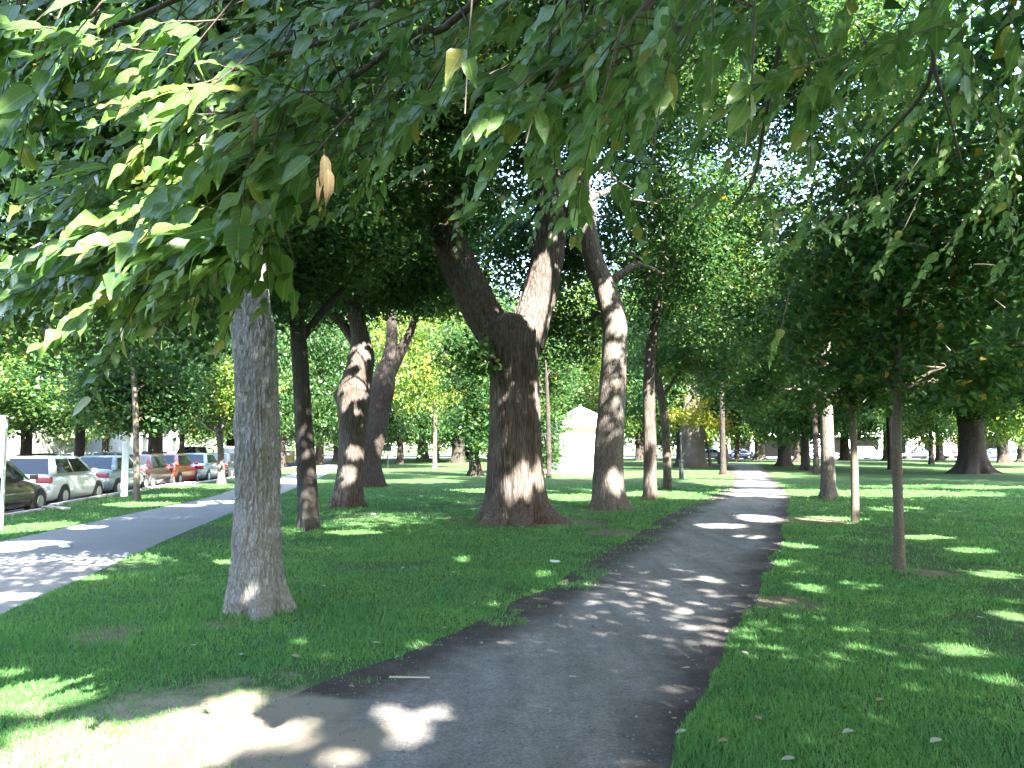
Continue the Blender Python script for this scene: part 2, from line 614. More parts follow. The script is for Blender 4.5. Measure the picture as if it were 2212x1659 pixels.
def resample(pts, step):
    """Catmull-Rom through (x, y, z, r)"""
    pts = np.asarray(pts, dtype=float)
    q = np.vstack([2 * pts[0] - pts[1], pts, 2 * pts[-1] - pts[-2]])
    out = []
    for i in range(1, len(q) - 2):
        n = max(1, int(np.linalg.norm(q[i + 1, :3] - q[i, :3]) / step))
        for k in range(n):
            t = k / n
            out.append(.5 * (2 * q[i] + (q[i + 1] - q[i - 1]) * t + (2 * q[i - 1] - 5 * q[i] + 4 * q[i + 1] - q[i + 2]) * t * t + (3 * q[i] - q[i - 1] - 3 * q[i + 1] + q[i + 2]) * t ** 3))
    out.append(pts[-1])
    return np.array(out)

def tube(pts, nseg=10, step=.3, rough=0.0, seed=0, flare=None, lobes=0, furrow=(6, .8)):
    A = resample(pts, step)
    n = len(A)
    tan = np.gradient(A[:, :3], axis=0)
    tan /= np.linalg.norm(tan, axis=1)[:, None] + 1e-9
    u = np.array([1.0, 0, 0])
    V = []
    th = np.linspace(0, 2 * np.pi, nseg, endpoint=False)
    z0 = A[0, 2]
    rs = np.random.default_rng(seed)
    ph = rs.uniform(0, 6.28, 4)
    for i in range(n):
        u = u - tan[i] * (u @ tan[i])
        u /= np.linalg.norm(u) + 1e-9
        v = np.cross(tan[i], u)
        rad = np.full(nseg, max(A[i, 3], .002))
        if lobes:
            h = A[i, 2] - z0
            k = math.exp(-max(h, 0) / (flare or .4))
            rad = rad * (1 + k * (.22 * np.sin(3 * th + ph[0]) + .26 * np.sin(lobes * th + ph[1]) + .10 * np.sin((2 * lobes + 1) * th + ph[2])))
        rad = rad * (1 + .05 * np.sin(2 * th + ph[3] + A[i, 2] * .6))
        if rough:
            pp = np.column_stack([np.cos(th) * furrow[0], np.sin(th) * furrow[0], np.full(nseg, A[i, 2] * furrow[1])])
            f1 = np.abs(fbm(pp, 3, seed) - .5) * 2
            f2 = fbm(pp * np.array([.35, .35, .6]), 2, seed + 20) - .5
            rad = rad + rough * (np.minimum(f1 * 2.2, 1) - .6) + rough * 1.6 * f2
        V.append(A[i, :3][None, :] + rad[:, None] * (np.cos(th)[:, None] * u[None, :] + np.sin(th)[:, None] * v[None, :]))
    V = np.concatenate(V)
    i = np.arange(n - 1)[:, None] * nseg
    j = np.arange(nseg)[None, :]
    j2 = (j + 1) % nseg
    Q = np.stack([i + j, i + j2, i + nseg + j2, i + nseg + j], axis=-1).reshape(-1, 4)
    return V, Q

def wood_obj(name, tubes, mat, parent, org, smooth=True):
    Vs, Qs, o = [], [], 0
    for V, Q in tubes:
        Vs.append(V)
        Qs.append(Q + o)
        o += len(V)
    V = np.concatenate(Vs) - np.asarray(org)[None, :]
    Q = np.concatenate(Qs)
    return ob(name, mesh_np(name, V, Q, np.full(len(Q), 4), mat, smooth=smooth), parent)

def path_px(lst, Y, dY=0):
    """[(px, py, width px)] at depth Y -> points with radius; dY tilts the path away over its length"""
    out = []
    n = len(lst)
    for i, (px, py, w) in enumerate(lst):
        y = Y + dY * i / max(1, n - 1)
        p = P(px, py, y)
        out.append((p[0], p[1], p[2], w * y / F / 2))
    return out

def branch_to(a, ra, b, r, sag=.12):
    a, b = np.asarray(a, float), np.asarray(b, float)
    d = b - a
    L = np.linalg.norm(d)
    m1 = a + d * .33 + r.normal(0, .06 * L, 3) + np.array([0, 0, sag * L])
    m2 = a + d * .68 + r.normal(0, .07 * L, 3) + np.array([0, 0, sag * L * .8])
    return [(*a, ra), (*m1, ra * .72), (*m2, ra * .45), (*b, max(.008, ra * .15))]

SEED = [100]
def tree(name, label, trunk, blobs, L=.12, lai=3.2, leaf=None, bark=None, group=None, limbs=(), nseg=16, step=.25, rough=0.0, lobes=5,
         flare=.45, cat='tree', furrow=(6, .8), twigs=3, flat=1.0, foot=None, branches=True, zmin=None, carve=True):
    """trunk: [(x,y,z,r)] from the ground up; limbs: lists of the same; blobs: [(centre, radii)]"""
    SEED[0] += 17
    sd = SEED[0]
    r = np.random.default_rng(sd)
    leaf = leaf or LEAF_A
    bark = bark or BARK_DARK
    x0, y0 = trunk[0][0], trunk[0][1]
    org = np.array([x0, y0, 0.0 if foot is None else foot])
    root = thing(name, label, cat, org, group=group)
    tr = [tuple(q) for q in trunk]
    tr[0] = (tr[0][0], tr[0][1], org[2] - .12, tr[0][3] * 1.04)
    wood_obj('trunk', [tube(tr, nseg, step, rough, sd, flare, lobes, furrow)], bark, root, org)
    for lb in limbs:
        wood_obj('limb', [tube(lb, max(8, nseg * 3 // 4), step, rough * .8, sd + 3, furrow=furrow)], bark, root, org)
    if branches:
        allw = [np.array(q) for q in trunk] + [np.array(q) for lb in limbs for q in lb]
        tops = resample(trunk, .4)
        for lb in limbs:
            tops = np.vstack([tops, resample(lb, .4)])
        for c, rad in blobs:
            c = np.asarray(c, float)
            R_ = np.max(np.atleast_1d(rad))
            cand = tops[tops[:, 2] > min(1.9, c[2] - .2)]
            d = np.linalg.norm(cand[:, :3] - c, axis=1) + .5 * np.maximum(0, cand[:, 2] - c[2])
            a = cand[np.argmin(d)]
            ra = max(.02, min(a[3] * .55, .12))
            main = branch_to(a[:3], ra, c, r)
            ts = [tube(main, 6, .35, 0, sd)]
            mp_ = resample(main, .3)
            for k in range(twigs):
                q = mp_[int(len(mp_) * r.uniform(.35, .95))]
                dd = r.normal(0, 1, 3)
                dd[2] *= .5
                dd /= np.linalg.norm(dd)
                e = q[:3] + dd * R_ * r.uniform(.5, .95)
                ts.append(tube(branch_to(q[:3], max(.01, q[3] * .6), e, r), 5, .4, 0, sd))
            wood_obj('branch', ts, bark, root, org)
    if blobs:
        ob('crown', crown_mesh('crown', blobs, L, lai, leaf, sd, org, flat, zmin, carve), root)
    return root

# ------------------------------------------------------------------ the ground
def lerp_line(pts):
    return np.array([G(px, py)[:2] for px, py in pts])

# left edge of the lawn: the kerb of the street
KERB = [np.array([-11.2, -30.0]), np.array([-11.9, 0.0])] + [np.array([p[0], p[1]]) for p in (G(20, 1114), G(112, 1094), G(234, 1071), G(378, 1047), G(511, 1031))]
d_ = KERB[-1] - KERB[2]
d_ /= np.linalg.norm(d_)
KERB.append(KERB[-1] + d_ * 80)
STREET_DIR = d_
def at_y(line, y):
    for a, b in zip(line[:-1], line[1:]):
        if a[1] <= y <= b[1]:
            return a + (b - a) * (y - a[1]) / (b[1] - a[1])
    return line[-1]

WORN_AND_SUNLIT = [(*G(330, 1650)[:2], 1.5), (*G(590, 1560)[:2], .6), (*G(480, 1345)[:2], .25), (*G(230, 1370)[:2], .4), (*G(1700, 1300)[:2], .5), (*G(2010, 1238)[:2], .35), (*G(1115, 1122)[:2], 1.5), (*G(1230, 1130)[:2], 1.0), (*G(1310, 1100)[:2], 1.0), (*G(1330, 1150)[:2], .8), (*G(1760, 1125)[:2], 1.1)]  # first entries: sun patch painted paler over worn soil; rest: worn soil
LAWN_MAT = ground_mat('lawn_soil_green', [(.026, .078, .022), (.04, .095, .03), (.065, .09, .036)], [.8, 14], bump=.9, bscale=45, bdist=.05)
tint_wear_and_sun(LAWN_MAT, WORN_AND_SUNLIT[2:], (.13, .11, .075), 1.3)
tint_wear_and_sun(LAWN_MAT, WORN_AND_SUNLIT[:2], (.24, .21, .15))  # pale soil tone also paints in the glare of the near-left sun patch
FIELD_MAT = ground_mat('field_base', [(.04, .06, .02), (.06, .07, .03)], [.3], bump=.5)
ASPHALT = ground_mat('asphalt_street', [(.055, .055, .058), (.075, .074, .074)], [1.5], bump=.4, bscale=150)
PATHM = ground_mat('gravel_path', [(.125, .122, .118), (.165, .16, .152), (.20, .19, .18)], [.9, 60], bump=.8, bscale=110, bdist=.012)
WALK = ground_mat('asphalt_walk', [(.15, .15, .15), (.18, .178, .175), (.21, .205, .2)], [.7, 90], bump=.5, bscale=160, bdist=.008)
SOIL = ground_mat('bare_soil', [(.050, .040, .034), (.085, .068, .055), (.13, .11, .09)], [2.2, 40], bump=1.0, bscale=60, bdist=.02)
KERBM = simple('kerb_stone', (.34, .33, .31), .85, noise=.2, nscale=8)

def poly(name, pts, z, mat, kind='structure'):
    me = bpy.data.meshes.new(name)
    me.from_pydata([(float(p[0]), float(p[1]), z) for p in pts], [], [tuple(range(len(pts)))])
    me.update()
    me.materials.append(mat)
    o = ob(name, me)
    o['kind'] = kind
    return o

MB().add([(-1500, -1500, -.30), (1500, -1500, -.30), (1500, 1500, -.30), (-1500, 1500, -.30)], [(0, 1, 2, 3)]).build('terrain', FIELD_MAT)['kind'] = 'structure'

# lawn sheet as strips between the kerb and the far right, with a street edge at y = 108
ys = sorted(set([-30, -10, 0, 4, 8, 12, 16, 20, 24, 28, 34, 40, 48, 60, 75, 90, 105]))
V, Fq = [], []
xs_n = 24
for y in ys:
    a = at_y(KERB, y)
    for k in range(xs_n + 1):
        x = a[0] + (130 - a[0]) * (k / xs_n) ** 1.6
        V.append((x, y, 0.0))
for i in range(len(ys) - 1):
    for k in range(xs_n):
        n = xs_n + 1
        Fq.append((i * n + k, i * n + k + 1, (i + 1) * n + k + 1, (i + 1) * n + k))
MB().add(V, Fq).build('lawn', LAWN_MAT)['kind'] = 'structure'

# kerb stones along the street (one part each)
kerb_root = bpy.data.objects.new('kerb', None)
COL.objects.link(kerb_root)
kerb_root['kind'] = 'structure'
kme = MB().box((0, 0, -.06), (.16, 1.46, .18)).mesh('kerb_stone', KERBM)
kp = resample([(p[0], p[1], 0, 0) for p in KERB], .25)
dist = 0
last = -9
acc = np.concatenate([[0], np.cumsum(np.linalg.norm(np.diff(kp[:, :2], axis=0), axis=1))])
s_ = 0
while s_ < acc[-1]:
    i = min(len(kp) - 2, int(np.searchsorted(acc, s_)))
    p, d = kp[i], kp[min(i + 2, len(kp) - 1)] - kp[i]
    if 12 < p[1] < 75:
        o = ob('kerb_stone', kme, kerb_root, (p[0] - .085, p[1], .02), math.atan2(d[1], d[0]) - math.pi / 2)
    s_ += 1.5

def path_material():
    m, t, N, L, b = new_mat('gravel_and_soil')
    def M(op, *a):
        n = N.new('ShaderNodeMath')
        n.operation = op
        for i, q in enumerate(a):
            if isinstance(q, (int, float)): n.inputs[i].default_value = q
            else: L.new(q, n.inputs[i])
        return n.outputs[0]
    def noise(sc, det=5, rough=.6, vec=None):
        n = N.new('ShaderNodeTexNoise')
        n.inputs['Scale'].default_value = sc
        n.inputs['Detail'].default_value = det
        n.inputs['Roughness'].default_value = rough
        L.new(vec or tc.outputs['Object'], n.inputs['Vector'])
        return n.outputs[0]
    tc = N.new('ShaderNodeTexCoord')
    uv = N.new('ShaderNodeUVMap')
    sp = N.new('ShaderNodeSeparateXYZ')
    L.new(uv.outputs[0], sp.inputs[0])
    d = M('ABSOLUTE', M('SUBTRACT', sp.outputs[0], .55))
    d = M('ADD', d, M('MULTIPLY', M('SUBTRACT', noise(.9, 4), .5), .34))
    d = M('ADD', d, M('MULTIPLY', M('SUBTRACT', noise(9, 6, .7), .5), .12))
    k = N.new('ShaderNodeMapRange')
    k.inputs['From Min'].default_value = .20
    k.inputs['From Max'].default_value = .46
    k.interpolation_type = 'SMOOTHSTEP'
    L.new(d, k.inputs['Value'])
    def ramp(f, c0, c1, p0=.35, p1=.68):
        r = N.new('ShaderNodeValToRGB')
        r.color_ramp.elements[0].position = p0
        r.color_ramp.elements[1].position = p1
        r.color_ramp.elements[0].color = c0 + (1,)
        r.color_ramp.elements[1].color = c1 + (1,)
        L.new(f, r.inputs[0])
        return r.outputs[0]
    def mix(f, a, bb, mode='MIX'):
        x = N.new('ShaderNodeMixRGB')
        x.blend_type = mode
        if isinstance(f, (int, float)): x.inputs[0].default_value = f
        else: L.new(f, x.inputs[0])
        L.new(a, x.inputs[1]); L.new(bb, x.inputs[2])
        return x.outputs[0]
    mp = N.new('ShaderNodeMapping')
    mp.inputs['Rotation'].default_value = (0, 0, -.28)
    mp.inputs['Scale'].default_value = (3.2, .5, 1)
    L.new(tc.outputs['Object'], mp.inputs['Vector'])
    gr = ramp(noise(1.0, 5, .6, mp.outputs[0]), (.175, .172, .165), (.29, .282, .27))
    fine = noise(170, 4, .8)
    gr = mix(.8, gr, ramp(noise(48, 6, .8), (.45, .44, .43), (1.4, 1.38, 1.36)), 'MULTIPLY')
    gr = mix(.6, gr, ramp(noise(5.0, 8, .75), (.62, .60, .58), (1.15, 1.14, 1.12)), 'MULTIPLY')
    so = ramp(noise(3.0, 6), (.038, .033, .031), (.075, .063, .055))
    so = mix(.5, so, ramp(noise(60, 5, .75), (.4, .4, .4), (1.5, 1.4, 1.3)), 'MULTIPLY')
    L.new(mix(k.outputs[0], gr, so), b.inputs['Base Color'])
    b.inputs['Roughness'].default_value = .92
    b.inputs['Specular IOR Level'].default_value = .2
    bp = N.new('ShaderNodeBump')
    bp.inputs['Strength'].default_value = .8
    bp.inputs['Distance'].default_value = .025
    L.new(M('ADD', fine, M('MULTIPLY', noise(28, 6, .8), 2.5)), bp.inputs['Height'])
    L.new(bp.outputs[0], b.inputs['Normal'])
    return m

def strip(name, Lpts, Rpts, z, mat, wob=0.0, seed=0, n=60, uvs=False):
    """sheet between two edges given as pixel polylines, with uneven edges"""
    A = resample([(*p, 0, 0) for p in lerp_line(Lpts)], .35)
    B = resample([(*p, 0, 0) for p in lerp_line(Rpts)], .35)
    def even(Q, m):
        a = np.concatenate([[0], np.cumsum(np.linalg.norm(np.diff(Q[:, :2], axis=0), axis=1))])
        t = np.linspace(0, a[-1], m)
        return np.column_stack([np.interp(t, a, Q[:, 0]), np.interp(t, a, Q[:, 1])])
    m = n * 4
    A, B = even(A, m), even(B, m)
    if wob:
        for E, sg, sd in ((A, -1, seed), (B, 1, seed + 5)):
            w = (fbm(np.column_stack([E * 1.3, np.zeros(m)]), 3, sd) - .5) * wob * 2
            E[:, 0] += sg * w * (1 + .0 * E[:, 1])
    V = [(a[0] + (b[0] - a[0]) * k / 4, a[1] + (b[1] - a[1]) * k / 4, z) for a, b in zip(A, B) for k in range(5)]
    Fs = [(i * 5 + k, i * 5 + k + 1, i * 5 + k + 6, i * 5 + k + 5) for i in range(m - 1) for k in range(4)]
    o = MB().add(V, Fs).build(name, mat)
    o['kind'] = 'structure'
    if uvs:
        l = o.data.uv_layers.new(name='UVMap')
        for i, lp in enumerate(o.data.loops):
            l.data[i].uv = ((lp.vertex_index % 5) / 4, lp.vertex_index // 5 / 10)
        strip.inner = np.vstack([A * .8 + B * .2, (B * .8 + A * .2)[::-1]])
    return np.vstack([A, B[::-1]])

PL = [(380, 1850), (520, 1655), (650, 1535), (790, 1470), (930, 1420), (1080, 1355), (1230, 1280), (1340, 1203), (1410, 1155), (1475, 1112), (1545, 1078), (1588, 1050), (1596, 1028), (1570, 1010), (1530, 1003)]
PR = [(1440, 1850), (1415, 1655), (1425, 1590), (1480, 1480), (1545, 1380), (1605, 1290), (1645, 1210), (1680, 1140), (1694, 1095), (1690, 1062), (1668, 1040), (1655, 1024), (1650, 1010), (1640, 1001)]
SL = [(px - 55 * (py - HOR) / 300, py) for px, py in PL]
SR = [(px + 26 * (py - HOR) / 300, py) for px, py in PR]
PATHM = tint_wear_and_sun(path_material(), [(*G(560, 1610)[:2], .75), (*G(640, 1545)[:2], .4)], (.24, .21, .165))  # paler margin spots continue the painted sun patch over dusty soil
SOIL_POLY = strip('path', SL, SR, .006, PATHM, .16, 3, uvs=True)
PATH_POLY = strip.inner
h_ = len(SOIL_POLY) // 2
PATH_MID = (SOIL_POLY[:h_] + SOIL_POLY[h_:][::-1]) / 2
# left walk beside the street
WL = [(-420, 1270), (-180, 1205), (0, 1170), (182, 1132), (320, 1102), (443, 1077), (511, 1056), (610, 1030), (670, 1013), (705, 1003)]
WR = [(-420, 1610), (-180, 1440), (0, 1330), (100, 1284), (200, 1240), (330, 1180), (510, 1104), (610, 1066), (690, 1032), (738, 1006)]
WALK_POLY = strip('walk', WL, WR, .004, WALK, .03, 21)
# far street on the right and the street on the left
poly('far_street', [(-60, 105.1), (400, 105.1), (400, 122), (-60, 122)], -.14, ASPHALT)
SW = 9.5
kl = [np.array(p) for p in KERB]
nrm = np.array([-STREET_DIR[1], STREET_DIR[0]])
MB().add([(p[0] - .0, p[1], -.15) for p in kl] + [(p[0] - SW, p[1], -.15) for p in kl],
         [(i, i + 1, len(kl) + i + 1, len(kl) + i) for i in range(len(kl) - 1)]).build('street', ASPHALT)['kind'] = 'structure'
PAVE = ground_mat('pale_pavement', [(.40, .39, .37), (.48, .47, .45)], [.8], bump=.2)
MB().add([(p[0] - SW, p[1], -.03) for p in kl] + [(p[0] - SW - 5, p[1], -.03) for p in kl],
         [(i, i + 1, len(kl) + i + 1, len(kl) + i) for i in range(len(kl) - 1)]).build('far_pavement', PAVE)['kind'] = 'structure'
poly('right_pavement', [(-60, 122.2), (400, 122.2), (400, 127), (-60, 127)], -.03, PAVE)

def inside(poly_, P2):
    x, y = P2[:, 0], P2[:, 1]
    c = np.zeros(len(P2), dtype=bool)
    n = len(poly_)
    for i in range(n):
        x1, y1 = poly_[i]
        x2, y2 = poly_[(i + 1) % n]
        if y1 == y2: continue
        k = ((y1 > y) != (y2 > y)) & (x < (x2 - x1) * (y - y1) / (y2 - y1) + x1)
        c ^= k
    return c

# grass blades: one mesh of single-triangle blades, denser near the camera
def make_grass():
    r = np.random.default_rng(3)
    n = 620000
    # density ~ 1/y^1.75 within the view wedge
    u = r.uniform(0, 1, n)
    y0, y1, e = 2.6, 34.0, -.55
    y = (y0 ** e + u * (y1 ** e - y0 ** e)) ** (1 / e)
    x = r.uniform(-1, 1, n) * (y * .68 + 1.2)
    p2 = np.column_stack([x, y])
    patchy = fbm(np.column_stack([p2 * .9, np.zeros(n)]), 3, 31)
    nz = fbm(np.column_stack([p2 * 3.2, np.zeros(n)]), 3, 8)
    inp = inside(SOIL_POLY, p2)
    thin = (nz > .60) & (x < np.interp(y, PATH_MID[:, 1], PATH_MID[:, 0]))
    near_edge = inside(PATH_POLY, p2)
    k = (~inp | (thin & ~near_edge)) & ~inside(WALK_POLY, p2)
    bare = fbm(np.column_stack([p2 * .55, np.full(n, 4.0)]), 3, 77)
    k &= (r.uniform(0, 1, n) > np.clip((bare - .60) * 9, 0, .85))
    kx = np.interp(y, [q[1] for q in KERB], [q[0] for q in KERB])
    k &= x > kx
    for wx, wy, wr in WORN_AND_SUNLIT:  # thins the blades over worn soil and the painted sun patch
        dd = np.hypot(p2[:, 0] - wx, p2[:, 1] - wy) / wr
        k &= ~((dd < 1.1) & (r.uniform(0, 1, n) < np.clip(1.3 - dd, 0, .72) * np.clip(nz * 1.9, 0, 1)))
    for bx, by, br in BARE:
        k &= (np.hypot(x - bx, (y - by)) > br * (.2 + 1.3 * nz)) | (r.uniform(0, 1, n) < .22)
    p2, y, patchy = p2[k], y[k], patchy[k]
    # longer tufts round the feet of the trunks, where the mower does not reach
    for tx, ty, tr in TUFTS:
        m_ = int(900 * tr / .4)
        a = r.uniform(0, 2 * np.pi, m_)
        q = tr + np.abs(r.normal(0, .12, m_)) + .02
        p2 = np.vstack([p2, np.column_stack([tx + q * np.cos(a), ty + q * np.sin(a)])])
        y = np.concatenate([y, np.full(m_, ty)])
        patchy = np.concatenate([patchy, r.uniform(.7, 1.1, m_)])
    n = len(p2)
    h = (.014 + .026 * r.uniform(0, 1, n) ** 2 + .03 * np.clip(patchy - .5, 0, 1) * 2.5) * (1 + .02 * y)
    w = .0021 * (np.maximum(y, 3) / 3) ** .9
    az = r.uniform(0, 2 * np.pi, n)
    lean = r.uniform(.1, .9, n) * h
    la = r.uniform(0, 2 * np.pi, n)
    bx = np.column_stack([np.cos(az), np.sin(az), np.zeros(n)]) * w[:, None]
    b = np.column_stack([p2, np.zeros(n)])
    tip = b + np.column_stack([np.cos(la) * lean, np.sin(la) * lean, h])
    V = np.stack([b - bx, b + bx, tip], axis=1).reshape(-1, 3)
    T = np.arange(3 * n)
    m = leaf_mat('grass_blade', (.032, .125, .036), (.095, .215, .052), (.15, .17, .06), .06, trans=.3, rough=.5, spec=.3)
    t = m.node_tree
    rp = [q for q in t.nodes if q.type == 'VALTORGB'][0]
    src = rp.inputs[0].links[0].from_socket
    tc = t.nodes.new('ShaderNodeTexCoord')
    nz_ = t.nodes.new('ShaderNodeTexNoise')
    nz_.inputs['Scale'].default_value = .9
    nz_.inputs['Detail'].default_value = 6
    nz_.inputs['Roughness'].default_value = .65
    t.links.new(tc.outputs['Object'], nz_.inputs['Vector'])
    st = t.nodes.new('ShaderNodeMapRange')
    st.inputs['From Min'].default_value = .36
    st.inputs['From Max'].default_value = .66
    t.links.new(nz_.outputs[0], st.inputs['Value'])
    mr = t.nodes.new('ShaderNodeMath')
    mr.operation = 'MULTIPLY_ADD'
    mr.inputs[1].default_value = .42
    t.links.new(src, mr.inputs[0])
    hf = t.nodes.new('ShaderNodeMath')
    hf.operation = 'MULTIPLY'
    hf.inputs[1].default_value = .56
    t.links.new(st.outputs[0], hf.inputs[0])
    t.links.new(hf.outputs[0], mr.inputs[2])
    t.links.new(mr.outputs[0], rp.inputs[0])
    o = ob('grass', mesh_np('grass', V, T, np.full(n, 3), m))
    o['kind'] = 'stuff'
    o['label'] = 'mown green grass covering the shaded lawn'
BARE = [(*G(1960, 1240)[:2], .35), (*G(2010, 1238)[:2], .3), (*G(1700, 1300)[:2], .4), (*G(1115, 1120)[:2], 1.25), (*G(1250, 1128)[:2], .8), (*G(1310, 1098)[:2], .8), (*G(555, 1322)[:2], .33), (*G(590, 1550)[:2], .25), (*G(470, 1335)[:2], 0.01)]
TUFTS = [(*G(556, 1318)[:2], .30), (*G(667, 1142)[:2], .24), (*G(753, 1093)[:2], .45), (*G(1114, 1122)[:2], .82), (*G(1313, 1098)[:2], .5), (*G(1403, 1078)[:2], .24), (*G(1442, 1056)[:2], .2), (*G(1789, 1077)[:2], .32), (*G(1848, 1129)[:2], .09), (*G(1944, 1235)[:2], .07)]
make_grass()

# loose stones and crumbs on the path
def path_stones():
    r = np.random.default_rng(17)
    n = 30000
    y = 3.2 * (30 / 3.2) ** r.uniform(0, 1, n)
    x = r.uniform(-6, 14, n)
    p2 = np.column_stack([x, y])
    k = inside(SOIL_POLY, p2)
    p2, y = p2[k], y[k]
    n = len(p2)
    sz = r.uniform(.003, .007, n) * (1 + .08 * y) * np.where(r.uniform(0, 1, n) > .96, 1.9, 1)
    base = np.array([[1, 0, 0], [.2, .9, 0], [-.9, .4, 0], [-.6, -.8, 0], [.5, -.8, 0], [0, 0, .8]])
    a = r.uniform(0, 6.28, n)
    c, s = np.cos(a)[:, None], np.sin(a)[:, None]
    V = np.stack([base[None, :, 0] * c - base[None, :, 1] * s, base[None, :, 0] * s + base[None, :, 1] * c, np.repeat(base[None, :, 2], n, 0)], axis=-1)
    V = V * sz[:, None, None] * r.uniform(.7, 1.3, (n, 6, 1))
    V[:, :, :2] += p2[:, None, :]
    V[:, :, 2] += .005
    T = np.array([[0, 1, 5], [1, 2, 5], [2, 3, 5], [3, 4, 5], [4, 0, 5]])
    T = (np.arange(n)[:, None, None] * 6 + T[None]).reshape(-1)
    m, t, N, L, b = new_mat('path_stone')
    geo = N.new('ShaderNodeNewGeometry')
    rp = N.new('ShaderNodeValToRGB')
    rp.color_ramp.elements[0].color = (.07, .062, .055, 1)
    rp.color_ramp.elements[1].color = (.20, .19, .175, 1)
    L.new(geo.outputs['Random Per Island'], rp.inputs[0])
    L.new(rp.outputs[0], b.inputs['Base Color'])
    b.inputs['Roughness'].default_value = .9
    o = ob('gravel', mesh_np('gravel', V.reshape(-1, 3), T, np.full(len(T) // 3, 3), m))
    o['kind'] = 'stuff'
    o['label'] = 'loose small stones and crumbs scattered over the park path'
path_stones()

# ------------------------------------------------------------------ buildings
GLASS_DK = simple('dark_glass', (.03, .035, .045), .12, spec=.6)
WALL_W = simple('white_wall', (.74, .74, .72), .8, noise=.05, nscale=2)
WALL_B = simple('tan_brick', (.36, .22, .14), .85, noise=.2, nscale=6)
TRIM = simple('grey_trim', (.30, .30, .30), .7)
def right_building():
    y = 128.0
    x0, x1 = 33.0, 100.0
    root = thing('apartment_building', 'long low white building with dark garage openings beyond the far street', 'building', (x0, y, 0))
    def b(nm, c, d, m):
        return MB().box((c[0] - x0, c[1] - y, c[2]), d).build(nm, m, root)
    b('wall', ((x0 + x1) / 2, y + 6, 6.4), (x1 - x0, 11, 6.4), WALL_W)
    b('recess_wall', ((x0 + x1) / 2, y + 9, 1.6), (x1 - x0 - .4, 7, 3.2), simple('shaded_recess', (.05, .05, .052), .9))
    b('roof', ((x0 + x1) / 2, y + 6, 9.75), (x1 - x0 + .8, 12, .3), TRIM)
    x = x0 + .8
    k = 0
    while x < x1:
        b('column', (x, y + .9, 1.6), (1.0 if k % 3 else 2.6, .8, 3.196), WALL_W)
        x += 5.2
        k += 1
    b('brick_panel', (69.5, y + .9, 1.6), (4.2, .7, 3.19), WALL_B)
    for i in range(13):
        xx = x0 + 3.4 + i * 5.2
        for z in (5.2, 8.0):
            w = MB().box((xx - x0, -.0 + .49, z), (2.4, .12, 1.4)).build('window', TRIM, root)
            MB().box((xx - x0, .425, z), (2.2, .03, 1.2)).build('pane', GLASS_DK, w)
right_building()
def left_building():
    a = np.array([-32.0, 34.0])
    root = thing('pale_building', 'pale sunlit building seen beyond the parked cars and street', 'building', (a[0], a[1], 0), math.atan2(STREET_DIR[1], STREET_DIR[0]) - math.pi / 2)
    Ln = 62
    MB().box((-5, Ln / 2, 5), (10, Ln, 10)).build('wall', simple('cream_wall', (.50, .51, .50), .85, noise=.06, nscale=1), root)
    MB().box((-5, Ln / 2, 10.2), (10.8, Ln + .8, .4)).build('roof', TRIM, root)
    for i in range(12):
        for z in (1.9, 5.2, 8.2):
            w = MB().box((.02, 3 + i * 5, z), (.1, 1.5, 1.7)).build('window', TRIM, root)
            MB().box((.085, 3 + i * 5, z), (.03, 1.3, 1.5)).build('pane', GLASS_DK, w)
    # light metal railing along the pavement
    r2 = thing('railing', 'pale metal railing along the far pavement behind the parked cars', 'railing', (a[0] + 6.2, a[1] - 12, 0), math.atan2(STREET_DIR[1], STREET_DIR[0]) - math.pi / 2)
    pm = simple('pale_metal', (.62, .66, .66), .5)
    for z in (.25, 1.15):
        MB().box((0, 30, z), (.05, 60, .05)).build('rail', pm, r2)
    me = MB().box((0, 0, .6), (.06, .06, 1.25)).mesh('post', pm)
    for i in range(31):
        ob('post', me, r2, (0, i * 2.0, 0))
left_building()

